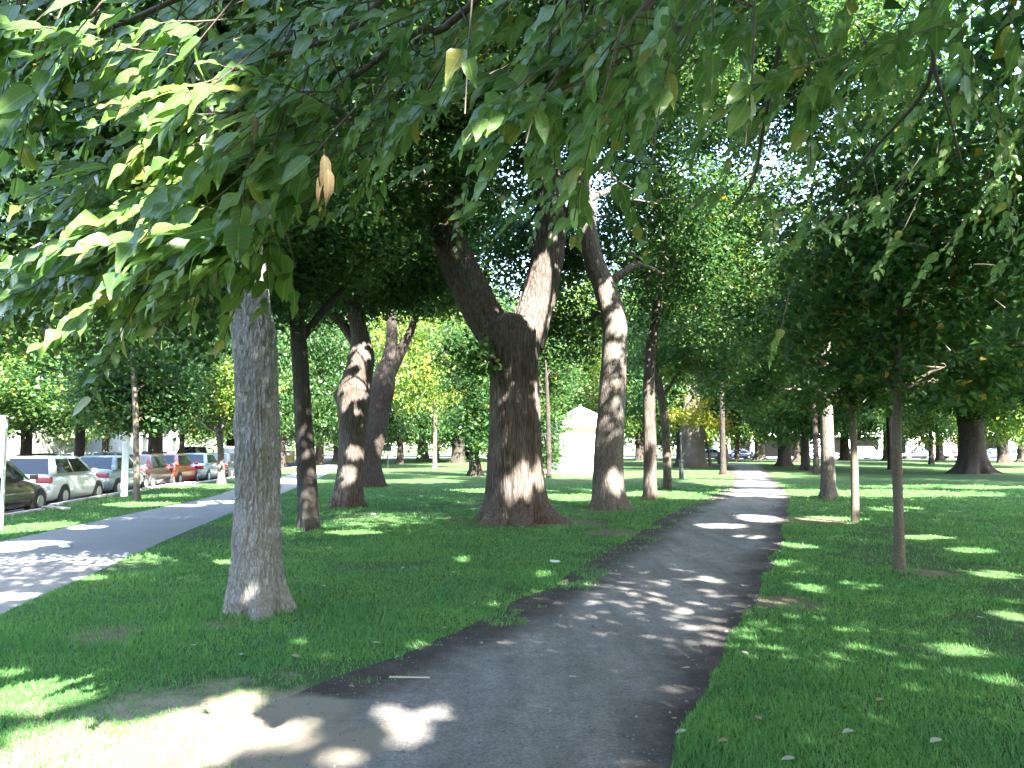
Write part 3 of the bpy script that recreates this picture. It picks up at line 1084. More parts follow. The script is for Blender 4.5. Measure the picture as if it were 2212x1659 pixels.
def kiosk():
    D = 47.5
    c = G(1240, 1027)
    fx = (1195 - CX) / F * D
    rz = math.radians(12)
    root = thing('park_kiosk', 'small white park kiosk with pale pyramid roof behind the big trunks', 'kiosk', (fx + 1.75, D + 1.6, 0), rz)
    wm = simple('kiosk_white', (.82, .80, .74), .7, noise=.03, nscale=4)
    rm = simple('kiosk_roof', (.62, .74, .68), .55, noise=.06, nscale=3)
    tan = simple('kiosk_tan', (.38, .26, .16), .8, noise=.1, nscale=5)
    h = 2.75
    MB().box((0, 0, h / 2), (3.5, 3.2, h)).build('wall', wm, root)
    MB().box((0, 0, .1), (3.6, 3.3, .2)).build('plinth', simple('kiosk_plinth', (.5, .5, .48), .9), root)
    e = 2.05
    MB().add([(-e, -e, h + .12), (e, -e, h + .12), (e, e, h + .12), (-e, e, h + .12), (0, 0, h + 1.35), (-e, -e, h), (e, -e, h), (e, e, h), (-e, e, h)],
             [(0, 1, 4), (1, 2, 4), (2, 3, 4), (3, 0, 4), (5, 6, 1, 0), (6, 7, 2, 1), (7, 8, 3, 2), (8, 5, 0, 3), (8, 7, 6, 5)]).build('roof', rm, root)
    # side porch on the left: lean-to roof, brown inner wall, two posts and a bench ledge
    MB().add([(-1.76, -1.2, 2.5), (-3.3, -1.2, 2.15), (-3.3, 1.3, 2.15), (-1.76, 1.3, 2.5), (-1.76, -1.2, 2.38), (-3.3, -1.2, 2.03), (-3.3, 1.3, 2.03), (-1.76, 1.3, 2.38)],
             [(0, 3, 2, 1), (4, 5, 6, 7), (0, 1, 5, 4), (1, 2, 6, 5), (2, 3, 7, 6), (3, 0, 4, 7)]).build('porch_roof', wm, root)
    MB().box((-1.79, 0, 1.45), (.06, 2.0, 1.5)).build('door', tan, root)
    for y in (-1.05, 1.15):
        MB().box((-3.1, y, 1.03), (.16, .16, 2.06)).build('porch_post', tan, root)
    MB().box((-2.5, -.2, .12), (1.5, 2.2, .24)).build('step', simple('step_grey', (.36, .36, .36), .9), root)
    MB().box((-2.9, -.3, .34), (.6, 1.2, .2)).build('bench', simple('step_grey2', (.42, .42, .41), .9), root)
kiosk()

# ------------------------------------------------------------------ cars
TYRE = simple('tyre', (.02, .02, .02), .85)
RIM = simple('rim', (.45, .45, .46), .35, metal=.8)
CARGLASS = simple('car_glass', (.012, .016, .02), .06, spec=.5)
REDL = simple('tail_lens', (.22, .006, .006), .2, coat=.5)
CLEARL = simple('head_lens', (.7, .7, .7), .15, coat=.5)
PLATE = simple('plate', (.62, .66, .72), .5)
BLACKP = simple('black_plastic', (.025, .025, .027), .6)
def car(label, paint, kind='sedan', loc=(0, 0, 0), rz=0, group=None, detail=True):
    Lc, Wd, H = {'sedan': (4.5, 1.74, 1.44), 'hatch': (4.15, 1.73, 1.48), 'suv': (4.6, 1.86, 1.78)}[kind]
    root = thing('parked_car', label, 'car', loc, rz, group)
    w, l = Wd / 2, Lc / 2
    belt = {'sedan': .92, 'hatch': .95, 'suv': 1.08}[kind]
    # body: rings from the rear to the front
    if kind == 'sedan':
        st = [(-l, .34, .80, .80), (-l + .06, .26, .92, .90), (-l + .35, .20, belt + .05, .97), (-l + 1.1, .17, belt + .03, 1.0), (0, .17, belt, 1.0), (l - 1.4, .17, belt - .02, 1.0), (l - .9, .19, belt - .10, .98), (l - .3, .22, belt - .22, .92), (l - .05, .28, .62, .80), (l, .34, .52, .70)]
    else:
        st = [(-l, .34, belt - .12, .84), (-l + .05, .25, belt - .02, .92), (-l + .25, .20, belt + .02, .98), (-l + 1.1, .18, belt + .01, 1.0), (0, .18, belt, 1.0), (l - 1.25, .18, belt - .03, 1.0), (l - .8, .2, belt - .10, .98), (l - .25, .24, belt - .24, .92), (l - .05, .3, belt - .36, .8), (l, .36, belt - .46, .7)]
    rings = []
    for y, zb, zt, k in st:
        hw = w * k
        hh = zt - zb
        prof = [(-.78, 0), (-.95, .10), (-1.0, .35), (-.995, .62), (-.95, .86), (-.86, .97), (-.45, 1.03), (.45, 1.03), (.86, .97), (.95, .86), (.995, .62), (1.0, .35), (.95, .10), (.78, 0)]
        rings.append([(hw * a, y, zb + hh * b) for a, b in prof])
    b = MB().loft(rings).build('body', paint, root, smooth=True)
    # cabin
    if kind == 'sedan':
        base = (-l + .55, l - 1.28); top = (-l + 1.25, l - 2.0)
    elif kind == 'hatch':
        base = (-l + .12, l - 1.05); top = (-l + .55, l - 1.85)
    else:
        base = (-l + .10, l - 1.05); top = (-l + .38, l - 1.75)
    zb, zt = belt - .02, H
    bw, tw = w * .93, w * .70
    def pt(u, v, s):      # u along the cabin 0..1 (rear to front), v height 0..1, side s
        y = (base[0] + (top[0] - base[0]) * v) * (1 - u) + (base[1] + (top[1] - base[1]) * v) * u
        x = s * (bw + (tw - bw) * v - .05 * (1 - math.sin(math.pi * min(max(u, .12), .88))) * v)
        return (x, y, zb + (zt - zb) * v)
    rg = []
    for v in (0, .5, .92, 1.0):
        sh = 1.0 if v < .95 else .86
        ring = []
        for u in np.linspace(0, 1, 7): ring.append(pt(u, v, -sh))
        for u in np.linspace(1, 0, 7): ring.append(pt(u, v, sh))
        if v == 1.0:
            yc = sum(q[1] for q in ring) / len(ring)
            ring = [(x, yc + (y - yc) * .9, z) for x, y, z in ring]
        rg.append(ring)
    MB().loft(rg).build('roof', paint, root, smooth=True)
    def bil(q, a, bb):
        return np.array(q[0]) * (1 - a) * (1 - bb) + np.array(q[1]) * a * (1 - bb) + np.array(q[2]) * a * bb + np.array(q[3]) * (1 - a) * bb
    def glass(nm, q, nrm, m=CARGLASS, off=.012):
        nrm = np.array(nrm, float) / np.linalg.norm(nrm)
        top_ = [np.array(p) + nrm * off for p in q]
        bot = [np.array(p) - nrm * .03 for p in q]
        return MB().add(bot + top_, [(3, 2, 1, 0), (4, 5, 6, 7), (0, 1, 5, 4), (1, 2, 6, 5), (2, 3, 7, 6), (3, 0, 4, 7)]).build(nm, m, root)
    rq = [pt(0, .08, -.86), pt(0, .08, .86), pt(0, .86, .84), pt(0, .86, -.84)]
    glass('rear_window', rq, (0, -(zt - zb), top[0] - base[0]))
    fq = [pt(1, .05, .90), pt(1, .05, -.90), pt(1, .9, -.86), pt(1, .9, .86)]
    glass('windscreen', fq, (0, (zt - zb), base[1] - top[1]))
    cuts = {'sedan': [(.12, .45), (.49, .90)], 'hatch': [(.10, .46), (.50, .90)], 'suv': [(.06, .30), (.33, .60), (.63, .92)]}[kind]
    for s in (-1, 1):
        for u0, u1 in cuts:
            glass('side_window', [pt(u0, .10, s), pt(u1, .10, s), pt(u1, .84, s), pt(u0, .84, s)], (s * (zt - zb), 0, bw - tw), off=.014)
        for y in (-l + .82, l - .86):
            zc = .31
            a = MB().cyl((s * (w - .22), y, zc), (s * (w + .006), y, zc), .365, n=20).build('wheel_arch', BLACKP, root, smooth=False)
            wh = MB().cyl((s * (w - .2), y, zc), (s * (w + .022), y, zc), .31, n=20).build('wheel', TYRE, root)
            MB().cyl((s * (w + .0), y, zc), (s * (w + .034), y, zc), .19, .17, n=14).build('rim', RIM, wh)
        MB().box((s * (w + .08), l - 1.42, belt + .06), (.18, .10, .13)).build('mirror', paint, root, bevel=.02)
        for y in ((-.35, .75) if kind != 'hatch' else (.45,)):
            MB().box((s * (w + .004), y - .25, belt - .13), (.03, .2, .035)).build('door_handle', paint, root)
        yy = -l + (.05 if kind == 'sedan' else .06)
        zz = belt - .12 if kind == 'sedan' else belt - .12
        MB().box((s * (w * .70), yy, zz - .02), (.42, .16, .17 if kind != 'suv' else .42)).build('tail_light', REDL, root, bevel=.03)
        MB().box((s * (w * .66), l - .14, .64 if kind != 'suv' else .74), (.38, .3, .14)).build('headlight', CLEARL, root, bevel=.03)
    MB().box((0, -l + .015 if kind == 'sedan' else -l + .02, .70 if kind == 'sedan' else .62), (.32, .12, .16)).build('licence_plate', PLATE, root)
    MB().box((0, -l + .02, .38), (Wd * .80, .16, .14)).build('bumper', BLACKP if kind == 'suv' else paint, root, bevel=.03)
    MB().box((0, l - .03, .40), (Wd * .62, .14, .16)).build('grille', BLACKP, root, bevel=.02)
    return root

def copy_tree(o, parent=None):
    c = o.copy()
    COL.objects.link(c)
    if parent is not None: c.parent = parent
    for ch in list(o.children):
        copy_tree(ch, c)
    return c

def paint(name, col, metal=.2, rough=.3):
    return simple(name, col, rough, metal=metal, coat=.8)
PT = {'white': paint('paint_white', (.55, .57, .56), 0), 'silver': paint('paint_silver', (.27, .31, .35), .4), 'red': paint('paint_red', (.36, .045, .012), .0),
      'black': paint('paint_black', (.02, .02, .024), .1), 'maroon': paint('paint_maroon', (.022, .007, .010), .1), 'dark': paint('paint_dark_brown', (.045, .035, .03), .2),
      'blue': paint('paint_blue', (.05, .08, .18), .3), 'grey': paint('paint_grey', (.14, .15, .16), .4)}
srz = math.atan2(STREET_DIR[1], STREET_DIR[0]) - math.pi / 2
GC = 'cars parked along the kerb on the left'
def kerb_car(px_r, py_b, label, pm, kind, shift=0):
    """px, py of the tyre contact of the right rear wheel"""
    g = G(px_r, py_b, -.15)
    g = at_y(KERB, g[1])
    p = g + np.array([-1.25, 0]) + STREET_DIR * (1.35 + shift)
    return car(label, PT[pm], kind, (p[0], p[1], -.15), srz, GC)
kerb_car(-75, 1132, 'dark brown car at the front of the left row, cut off by the frame', 'dark', 'sedan')
kerb_car(112, 1096, 'white two door hatchback parked at the kerb ahead of the dark car', 'white', 'hatch')
kerb_car(232, 1073, 'silver sedan parked just ahead of the white hatchback', 'silver', 'sedan')
kerb_car(306, 1060, 'dark maroon sedan half hidden behind the white post and young tree', 'maroon', 'sedan')
kerb_car(354, 1051, 'bright red sedan parked in the left row', 'red', 'sedan')
kerb_car(404, 1043, 'light grey sedan between the red car and the black car', 'silver', 'sedan')
kerb_car(452, 1036.5, 'black sedan parked behind the crooked street tree', 'black', 'sedan')
kerb_car(508, 1030, 'silver sport utility car with tall rear window beside the grey trunk', 'silver', 'suv')
GO = 'cars parked on the far side of the left street'
for i, (y, pm, kd, lb) in enumerate([(19.5, 'black', 'suv', 'black car roof seen above the dark brown car across the street'), (25.5, 'blue', 'sedan', 'dark blue car across the street behind the white hatchback'),
                         (31.5, 'grey', 'suv', 'dark grey car across the street behind the silver sedan'), (38, 'black', 'sedan', 'black car across the street behind the maroon sedan'),
                         (46, 'silver', 'sedan', 'silver car across the street behind the red sedan'), (54, 'blue', 'sedan', 'blue car across the street behind the light grey sedan'),
                         (63, 'grey', 'suv', 'grey car across the street behind the black sedan')]):
    p = at_y(KERB, y) + np.array([-SW + 1.1, 0])
    car(lb, PT[pm], kd, (p[0], p[1], -.15), srz + math.pi, GO)
GR = 'cars parked beyond the lawn on the far right'
for px, pm, kd, lb in [(1300, 'grey', 'sedan', 'grey car far off between the leaning trunk and thin trunks'), (1590, 'blue', 'sedan', 'blue car at the far end beyond the path, by the dark bin'), (1528, 'silver', 'sedan', 'silver car far beyond the broad pale stump'),
                       (1768, 'silver', 'sedan', 'silver car far right in front of the white building, by the pale grey trunk'), (1850, 'white', 'suv', 'white car between the pale trunk and thin young trunk'),
                       (1905, 'white', 'sedan', 'white car mostly behind the young trunk at right'), (1975, 'black', 'sedan', 'black car in front of the dark openings right of the young trunk'),
                       (2065, 'maroon', 'sedan', 'dark car half hidden by the huge dark trunk'), (2142, 'blue', 'sedan', 'blue car right of the huge dark trunk'), (2196, 'silver', 'sedan', 'pale blue car at the right end of the far street')]:
    x = (px - CX) / F * 112
    car(lb, PT[pm], kd, (x, 112, -.14), math.pi / 2 + (.0), GR)

# ------------------------------------------------------------------ trees
GT = 'trees on the lawn'
def pxy(px, py, Y):
    p = P(px, py, Y)
    return tuple(p)
def base_pt(px, py, w):
    g = G(px, py)
    return g, (g[0], g[1], 0.0, w * g[1] / F / 2)
def trunk_px(lst, drift=0.0):
    """first entry stands on the ground; the others keep its depth (plus drift per metre of height)"""
    g = G(lst[0][0], lst[0][1])
    Y = g[1]
    out = [(g[0], g[1], 0.0, lst[0][2] * Y / F / 2)]
    for px, py, w in lst[1:]:
        p = P(px, py, Y)
        yy = Y + drift * p[2]
        p = P(px, py, yy)
        out.append((p[0], p[1], p[2], w * yy / F / 2))
    return out
def B(px, py, Y, r):
    return (P(px, py, Y), r)

# the near grey trunk on the left
tree('grey_trunked_tree', 'tall tree with scaly pale grey trunk, nearest on the left lawn', trunk_px([(556, 1322, 150), (556, 1285, 124), (556, 1230, 105), (556, 1120, 96), (555, 1000, 94), (553, 850, 92), (549, 740, 95), (541, 640, 86), (520, 500, 80), (480, 360, 70), (435, 240, 62), (400, 110, 56), (380, -60, 46)]),
     [B(150, 520, 9.5, (2.4, 2.4, 1.5)), B(-60, 330, 9, (2.2, 2.2, 1.6)), B(300, 330, 9.5, (2.2, 2.2, 1.6)), B(110, 170, 9, (2.3, 2.3, 1.6)), B(480, 100, 9, (2.4, 2.4, 1.8)), B(350, -120, 8.5, (3, 3, 2)), B(-200, 60, 9, (2.6, 2.6, 2)), B(-150, 600, 10.5, (2, 2, 1.2)), (np.array([-3.4, 6.4, 8.4]), (2.3, 2.3, 1.3)), (np.array([-3.0, 10.2, 9.4]), (2.3, 2.3, 1.4)), (np.array([-5.4, 12.5, 9.6]), (2.4, 2.4, 1.5)), (np.array([-1.0, 8.6, 9.2]), (2.4, 2.4, 1.4)), (np.array([.3, 5.0, 8.2]), (2.2, 2.2, 1.3)), (np.array([-.2, 10.4, 9.8]), (2.2, 2.2, 1.4)), (np.array([.6, 2.2, 7.6]), (2.0, 2.0, 1.2))],  # last blobs: foliage added overhead, mostly out of view, to shade trunks and walk
     L=.125, lai=2.3, leaf=[LEAF_D, LEAF_A], bark=BARK_GREY, group=GT, nseg=150, step=.02, rough=.030, flare=.25, furrow=(6.5, 7.5),
     limbs=[path_px([(425, 230, 40), (330, 60, 34), (230, -80, 26)], 7.9, .6)])

tree('slim_dark_tree', 'slim dark smooth trunk just behind the near grey trunk', trunk_px([(667, 1144, 54), (666, 1120, 46), (664, 1050, 44), (655, 900, 37), (648, 780, 34), (640, 680, 32), (625, 560, 27), (612, 420, 22), (610, 250, 15)]),
     [B(560, 560, 16, (2.2, 2.2, 1.4)), B(700, 520, 16, (2, 2, 1.3)), B(600, 330, 16, (3, 3, 2)), B(760, 330, 17, (2.6, 2.6, 2)), B(420, 640, 16, (1.8, 1.8, 1.1)), (np.array([-9.5, 16.5, 7.4]), (2.6, 2.6, 1.5)), (np.array([-10.6, 20.5, 8.2]), (2.8, 2.8, 1.6)), (np.array([-11.5, 25.5, 8.8]), (2.8, 2.8, 1.6)), (np.array([-7.6, 12.6, 7.0]), (2.3, 2.3, 1.3)), (np.array([-12.0, 31, 9.0]), (3, 3, 1.7))],
     L=.12, lai=3.0, leaf=[LEAF_D, LEAF_A], bark=BARK_SMOOTH, group=GT, nseg=24, step=.12, rough=.006, limbs=[path_px([(645, 740, 20), (700, 670, 16), (760, 600, 9)], 15.7)])

tree('broken_stub_tree', 'brown sun dappled trunk with a broken stub on its left side', trunk_px([(752, 1095, 76), (753, 1070, 64), (758, 1000, 56), (762, 930, 60), (764, 860, 70), (776, 800, 58), (781, 765, 52), (776, 720, 36), (760, 640, 30), (740, 560, 24)]),
     [B(720, 620, 22, (2.4, 2.4, 1.1)), B(820, 540, 22, (3, 3, 1.5)), B(910, 620, 23, (1.9, 1.9, .9)), B(680, 430, 22, (3.4, 3.4, 2.2)), B(870, 380, 23, (3, 3, 2))],
     L=.13, lai=2.8, leaf=[LEAF_D, LEAF_A], bark=BARK_BROWN, group=GT, nseg=40, step=.09, rough=.02, limbs=[path_px([(748, 872, 40), (733, 852, 30), (726, 845, 20)], 22), path_px([(775, 750, 26), (730, 690, 20), (660, 630, 12)], 22)])

tree('dark_forked_tree', 'dark leaning trunk that forks right behind the broken stub tree', trunk_px([(803, 1052, 56), (803, 1030, 48), (801, 990, 44), (809, 940, 50), (820, 880, 46), (826, 840, 50), (832, 805, 44), (842, 765, 28), (846, 700, 23), (838, 600, 18)]),
     [B(890, 600, 33, (3.0, 3.0, 1.5)), B(990, 640, 34, (2.4, 2.4, 1.0)), B(860, 480, 33, (4, 4, 2.6)), B(1000, 500, 34, (3.0, 3.0, 2.2))],
     L=.16, lai=2.6, leaf=[LEAF_D, LEAF_L], bark=BARK_DARK, group=GT, nseg=28, step=.14, rough=.03, limbs=[path_px([(832, 825, 34), (856, 775, 28), (876, 738, 22), (892, 700, 16), (905, 650, 10)], 33)])

# the great forked tree in the middle
t5 = trunk_px([(1115, 1128, 176), (1113, 1105, 142), (1112, 1070, 124), (1112, 1000, 116), (1112, 900, 110), (1110, 800, 106), (1112, 740, 112), (1118, 700, 100), (1122, 684, 60)])
tree('great_forked_tree', 'massive furrowed trunk in the middle forking into two big limbs', t5,
     [B(960, 210, 17, (2.6, 2.6, 1.8)), B(840, 60, 17, (3.2, 3.2, 2.4)), B(1010, -20, 17.5, (3, 3, 2.2)), B(1260, -20, 17.5, (3.2, 3.2, 2.2)), B(1290, 180, 17.5, (2.2, 2.2, 1.6)), B(1110, -200, 17, (4, 4, 3)), B(1015, 775, 16.7, (.5, .5, .4)), B(1075, 330, 20, (2.2, 2.2, 1.5)), B(1105, 520, 25, (2.4, 2.4, 1.7)), B(1230, 560, 25, (2, 2, 1.4)), B(1060, 180, 20, (2.2, 2.2, 1.6)), B(930, 400, 17, (1.8, 1.8, 1.2)), (np.array([3.0, 12.2, 10.6]), (2.8, 2.8, 1.6)), (np.array([5.6, 15.0, 11.6]), (2.8, 2.8, 1.7)), (np.array([-1.4, 14.4, 11.0]), (2.8, 2.8, 1.6)), (np.array([1.2, 12.5, 9.6]), (2.2, 2.2, 1.1)), (np.array([3.8, 10.0, 9.4]), (2.2, 2.2, 1.2)), (np.array([4.2, 16.5, 11.8]), (2.4, 2.4, 1.4))],  # world-space blobs extend the crown above the frame, added to shade the trunks
     L=.145, lai=2.5, leaf=[LEAF_D, LEAF_A], bark=BARK_BROWN, group=GT, nseg=150, step=.05, rough=.045, flare=.45, lobes=6, furrow=(8, .8),
     limbs=[path_px([(1090, 740, 84), (1052, 690, 82), (1005, 600, 76), (968, 510, 66), (962, 430, 58), (975, 360, 54), (985, 280, 48), (970, 120, 38), (940, -80, 26)], 17.4),
            path_px([(1135, 745, 84), (1150, 690, 80), (1170, 620, 72), (1186, 540, 64), (1192, 460, 60), (1188, 380, 56), (1180, 280, 50), (1200, 120, 40), (1215, -80, 28)], 17.4)])

tree('leaning_grey_tree', 'dappled straight trunk bending left at the top, right of the great tree', trunk_px([(1313, 1100, 92), (1313, 1080, 78), (1313, 1040, 70), (1316, 950, 64), (1322, 850, 58), (1328, 740, 52), (1326, 690, 54), (1306, 620, 48), (1282, 560, 42), (1266, 480, 40), (1252, 390, 42), (1240, 250, 36), (1230, 80, 28)]),
     [B(1330, 250, 21, (2.4, 2.4, 1.6)), B(1560, 60, 24, (3.2, 3.2, 2.2)), B(1690, 110, 24, (3, 3, 2)), B(1860, 70, 22, (3, 3, 2)), B(1420, 440, 22, (2.4, 2.4, 1.5)), B(1390, 100, 21, (3.2, 3.2, 2.2)), B(1230, -60, 21, (3, 3, 2.4)), B(1470, 560, 22, (1.6, 1.6, 1.0)), B(1230, 700, 22, (1.4, 1.4, 1.0))],
     L=.13, lai=2.6, leaf=[LEAF_D, LEAF_A], bark=BARK_PALE, group=GT, nseg=48, step=.08, rough=.012, flare=.3, furrow=(6, 1.2))

tree('narrow_brown_tree', 'narrow brown trunk standing left of its thinner twin near the path', trunk_px([(1403, 1079, 38), (1404, 1060, 30), (1404, 950, 27), (1402, 850, 25), (1405, 760, 22), (1418, 680, 18), (1432, 560, 15), (1440, 420, 11)]),
     [B(1440, 640, 25, (2.2, 2.2, 1.3)), B(1580, 180, 26, (3.2, 3.2, 2.2)), B(1400, 480, 25, (2.4, 2.4, 1.6)), B(1520, 480, 26, (2.6, 2.6, 1.8)), B(1460, 300, 25, (3, 3, 2.2))],
     L=.14, lai=1.7, leaf=[LEAF_D, LEAF_A], bark=BARK_BROWN, group=GT, nseg=20, step=.15, rough=.01)
tree('thin_bent_tree', 'thinnest brown trunk with a branch rising right, beside the narrow trunk', trunk_px([(1442, 1057, 27), (1442, 1040, 20), (1439, 960, 18), (1432, 880, 17), (1422, 830, 18), (1412, 770, 13), (1420, 700, 10)]),
     [B(1500, 770, 31, (2.6, 2.6, 1.4)), B(1420, 740, 32, (2, 2, 1.0)), B(1540, 660, 31, (2.6, 2.6, 1.6)), B(1600, 800, 32, (2.2, 2.2, 1.1))],
     L=.16, lai=1.8, leaf=[LEAF_A, LEAF_L], bark=BARK_BROWN, group=GT, nseg=16, step=.2, rough=.008, limbs=[path_px([(1427, 862, 11), (1445, 838, 9), (1470, 800, 7)], 31.6)])

tree('pale_grey_tree', 'pale grey trunk right of the path end, leaves hiding its top', trunk_px([(1789, 1078, 50), (1789, 1062, 36), (1788, 1000, 31), (1786, 930, 29), (1784, 850, 26), (1780, 700, 22), (1775, 550, 16)]),
     [B(1690, 840, 25, (2.4, 2.4, 1.0)), B(1830, 850, 25, (2.4, 2.4, 1.0)), B(1760, 790, 25, (2.4, 2.4, 1.1)), B(1640, 690, 25, (2.6, 2.6, 1.6)), B(1780, 640, 25, (3, 3, 1.8)), B(1700, 460, 25, (3.2, 3.2, 2.2)), B(1880, 560, 26, (3, 3, 2)), B(1900, 260, 25, (3.4, 3.4, 2.4)), B(2110, 170, 26, (3.6, 3.6, 2.4)), B(1760, 200, 26, (3.4, 3.4, 2.4)), B(2040, 400, 26, (3, 3, 2)), B(1620, 850, 26, (1.7, 1.7, .8))],
     L=.14, lai=1.35, leaf=[LEAF_A, LEAF_D], bark=BARK_PALE, group=GT, nseg=28, step=.12, rough=.01, flare=.2)
GY = 'young trees on the right lawn'
tree('young_tree', 'thin pale young tree between the pale grey trunk and nearest young tree', trunk_px([(1848, 1130, 22), (1847, 1115, 17), (1846, 1020, 15), (1843, 930, 14), (1840, 800, 11), (1842, 640, 8)]),
     [B(1800, 850, 16.5, (1.1, 1.1, .55)), B(1880, 840, 16.5, (1.1, 1.1, .55)), B(1900, 760, 16.5, (1.4, 1.4, .9)), B(1830, 680, 16.5, (1.6, 1.6, 1)), B(1730, 740, 16.5, (1.1, 1.1, .7)), B(1830, 560, 16.5, (1.4, 1.4, 1))],
     L=.12, lai=1.5, leaf=[LEAF_A, LEAF_D], bark=BARK_YOUNG, group=GY, nseg=14, step=.12, rough=.006, lobes=3, flare=.12)
tree('young_tree', 'nearest young tree on the right lawn with bare soil at its foot', trunk_px([(1944, 1236, 31), (1943, 1215, 25), (1941, 1120, 22), (1938, 1000, 21), (1938, 850, 20), (1941, 760, 17), (1944, 640, 15), (1940, 520, 12), (1950, 380, 8)]),
     [B(1960, 720, 10.3, (.95, .95, .55)), B(2080, 680, 10, (1.1, 1.1, .65)), B(1860, 600, 10.4, (1.1, 1.1, .7)), B(2000, 540, 10.3, (1.4, 1.4, .9)), B(2150, 520, 10, (1.3, 1.3, .9)), B(1900, 420, 10.4, (1.3, 1.3, .9)), B(2080, 350, 10.3, (1.3, 1.3, 1)), B(2140, 800, 9.8, (.8, .8, .4)), B(2030, 830, 10, (.75, .75, .35)), B(1880, 790, 10.6, (.7, .7, .35)), B(1780, 700, 10.6, (.8, .8, .5))],
     L=.12, lai=1.35, leaf=[LEAF_A, LEAF_D], bark=BARK_YOUNG, group=GY, nseg=20, step=.08, rough=.006, lobes=3, flare=.15)

tree('huge_dark_tree', 'huge dark trunk with spreading foot at the far right lawn', trunk_px([(2100, 1023, 92), (2100, 1012, 72), (2100, 990, 57), (2098, 940, 52), (2094, 880, 56), (2085, 820, 54), (2070, 700, 44), (2060, 560, 34)]),
     [B(2010, 830, 46, (4, 4, 1.7)), B(2190, 840, 46, (4, 4, 1.7)), B(2090, 850, 45, (2.4, 2.4, 1.0)), B(2020, 760, 47, (5, 5, 2.6)), B(2170, 780, 47, (5, 5, 2.4)), B(2100, 620, 47, (7, 7, 4)), B(2230, 560, 48, (6, 6, 4)), B(1960, 560, 47, (5, 5, 4)), B(2080, 380, 47, (7, 7, 5))],
     L=.22, lai=2.6, leaf=[LEAF_D, LEAF_A], bark=BARK_DARK, group=GT, nseg=40, step=.25, rough=.05, flare=.6, limbs=[path_px([(2105, 890, 44), (2150, 830, 30), (2190, 740, 20)], 47)])

# street trees on the left verge
GV = 'street trees on the grass verge at left'
tree('street_tree', 'slender street tree with dark round crown beside the white post', trunk_px([(296, 1080, 19), (295, 1060, 14), (294, 950, 12), (291, 850, 11), (286, 760, 8)]),
     [B(270, 880, 25.5, (1.5, 1.5, .75)), B(330, 900, 25.5, (1.2, 1.2, .6)), B(230, 840, 25.5, (1.2, 1.2, .8)), B(300, 780, 25.5, (1.7, 1.7, 1.0)), B(370, 840, 25.5, (1.2, 1.2, .8))],
     L=.14, lai=3.2, leaf=[LEAF_D, LEAF_A], bark=BARK_YOUNG, group=GV, nseg=12, step=.2, lobes=3, flare=.1)
tree('street_tree', 'crooked sunlit street tree forking low in front of the black sedan', trunk_px([(478, 1046, 26), (478, 1030, 17), (477, 980, 14), (474, 930, 15), (476, 880, 10), (480, 820, 7)]),
     [B(440, 870, 33, (1.9, 1.9, 1.0)), B(500, 830, 33, (2.2, 2.2, 1.2)), B(420, 800, 33, (2, 2, 1.2)), B(520, 890, 33, (1.3, 1.3, .7))],
     L=.16, lai=1.7, leaf=[LEAF_L, LEAF_A], bark=BARK_PALE, group=GV, nseg=12, step=.2, lobes=3, flare=.15, limbs=[path_px([(474, 932, 11), (455, 922, 9), (435, 905, 6)], 33)])

# trees across the left street
GS = 'trees across the street on the left'
CROWNS = {}
def simple_tree(label, px, Y, wpx, kind=LEAF_A, h=12, r=4.0, zb=3.0, lai=2.2, L=.22, bark=BARK_DARK, group=None, name='park_tree', foot=0.0, seedjit=0, pybase=None, n=7, flat=1.0, lean=0.0):
    x = (px - CX) / F * Y
    rd = wpx * Y / F / 2
    rr = np.random.default_rng(int(abs(px) * 13 + Y))
    tp = [(x, Y, foot, rd * 1.55), (x + lean * .1, Y, foot + .35, rd * 1.15), (x + lean * .4, Y, foot + 1.6, rd), (x + lean, Y, foot + zb + .6, rd * .85), (x + lean * 1.5, Y + .2, foot + h * .55, rd * .55), (x + lean * 1.7, Y, foot + h * .85, rd * .2)]
    bl = []
    for k in range(n):
        a = 6.283 * k / n + rr.uniform(-.4, .4)
        t = rr.uniform(0, 1)
        zz = foot + zb + r * .28 + (h - zb - r * .6) * (k % 3) / 2.2
        q = r * .55 * rr.uniform(.7, 1.15)
        bl.append((np.array([x + lean * 1.3 + math.cos(a) * q, Y + math.sin(a) * q, zz]), (r * rr.uniform(.48, .62),) * 2 + (r * rr.uniform(.30, .42),)))
    bl.append((np.array([x + lean * 1.5, Y, foot + h - r * .4]), (r * .65, r * .65, r * .5)))
    far = Y >= 52
    if far:
        h += 5
        zb -= .35
    root = tree(name, label, tp, [] if far else bl, L=L, lai=lai, leaf=kind, bark=bark, group=group, nseg=12, step=.5, rough=.02 * min(1, rd * 2), flare=.35, foot=foot, twigs=2)
    if far:
        key = (kind[0].name, kind[1].name, int(px) % 2)
        if key not in CROWNS:
            r9 = np.random.default_rng(len(CROWNS) + 300)
            cb = []
            for k in range(8):
                a = 6.283 * k / 8 + r9.uniform(-.4, .4)
                q = 6 * .55 * r9.uniform(.7, 1.15)
                cb.append((np.array([math.cos(a) * q, math.sin(a) * q, 1.7 + 6.0 * (k % 3) / 2.2]), (6 * r9.uniform(.46, .6),) * 2 + (6 * r9.uniform(.30, .42),)))
            cb.append((np.array([0, 0, 7.6]), (3.9, 3.9, 3)))
            CROWNS[key] = crown_mesh('crown', cb, .25, 2.6, kind, 400 + len(CROWNS), (0, 0, 0), carve=False)
        o = ob('crown', CROWNS[key], root, (lean * 1.4, 0, zb), rr.uniform(0, 6.28))
        o.scale = (r / 6, r / 6, (h - zb) / 10.5)
    return root
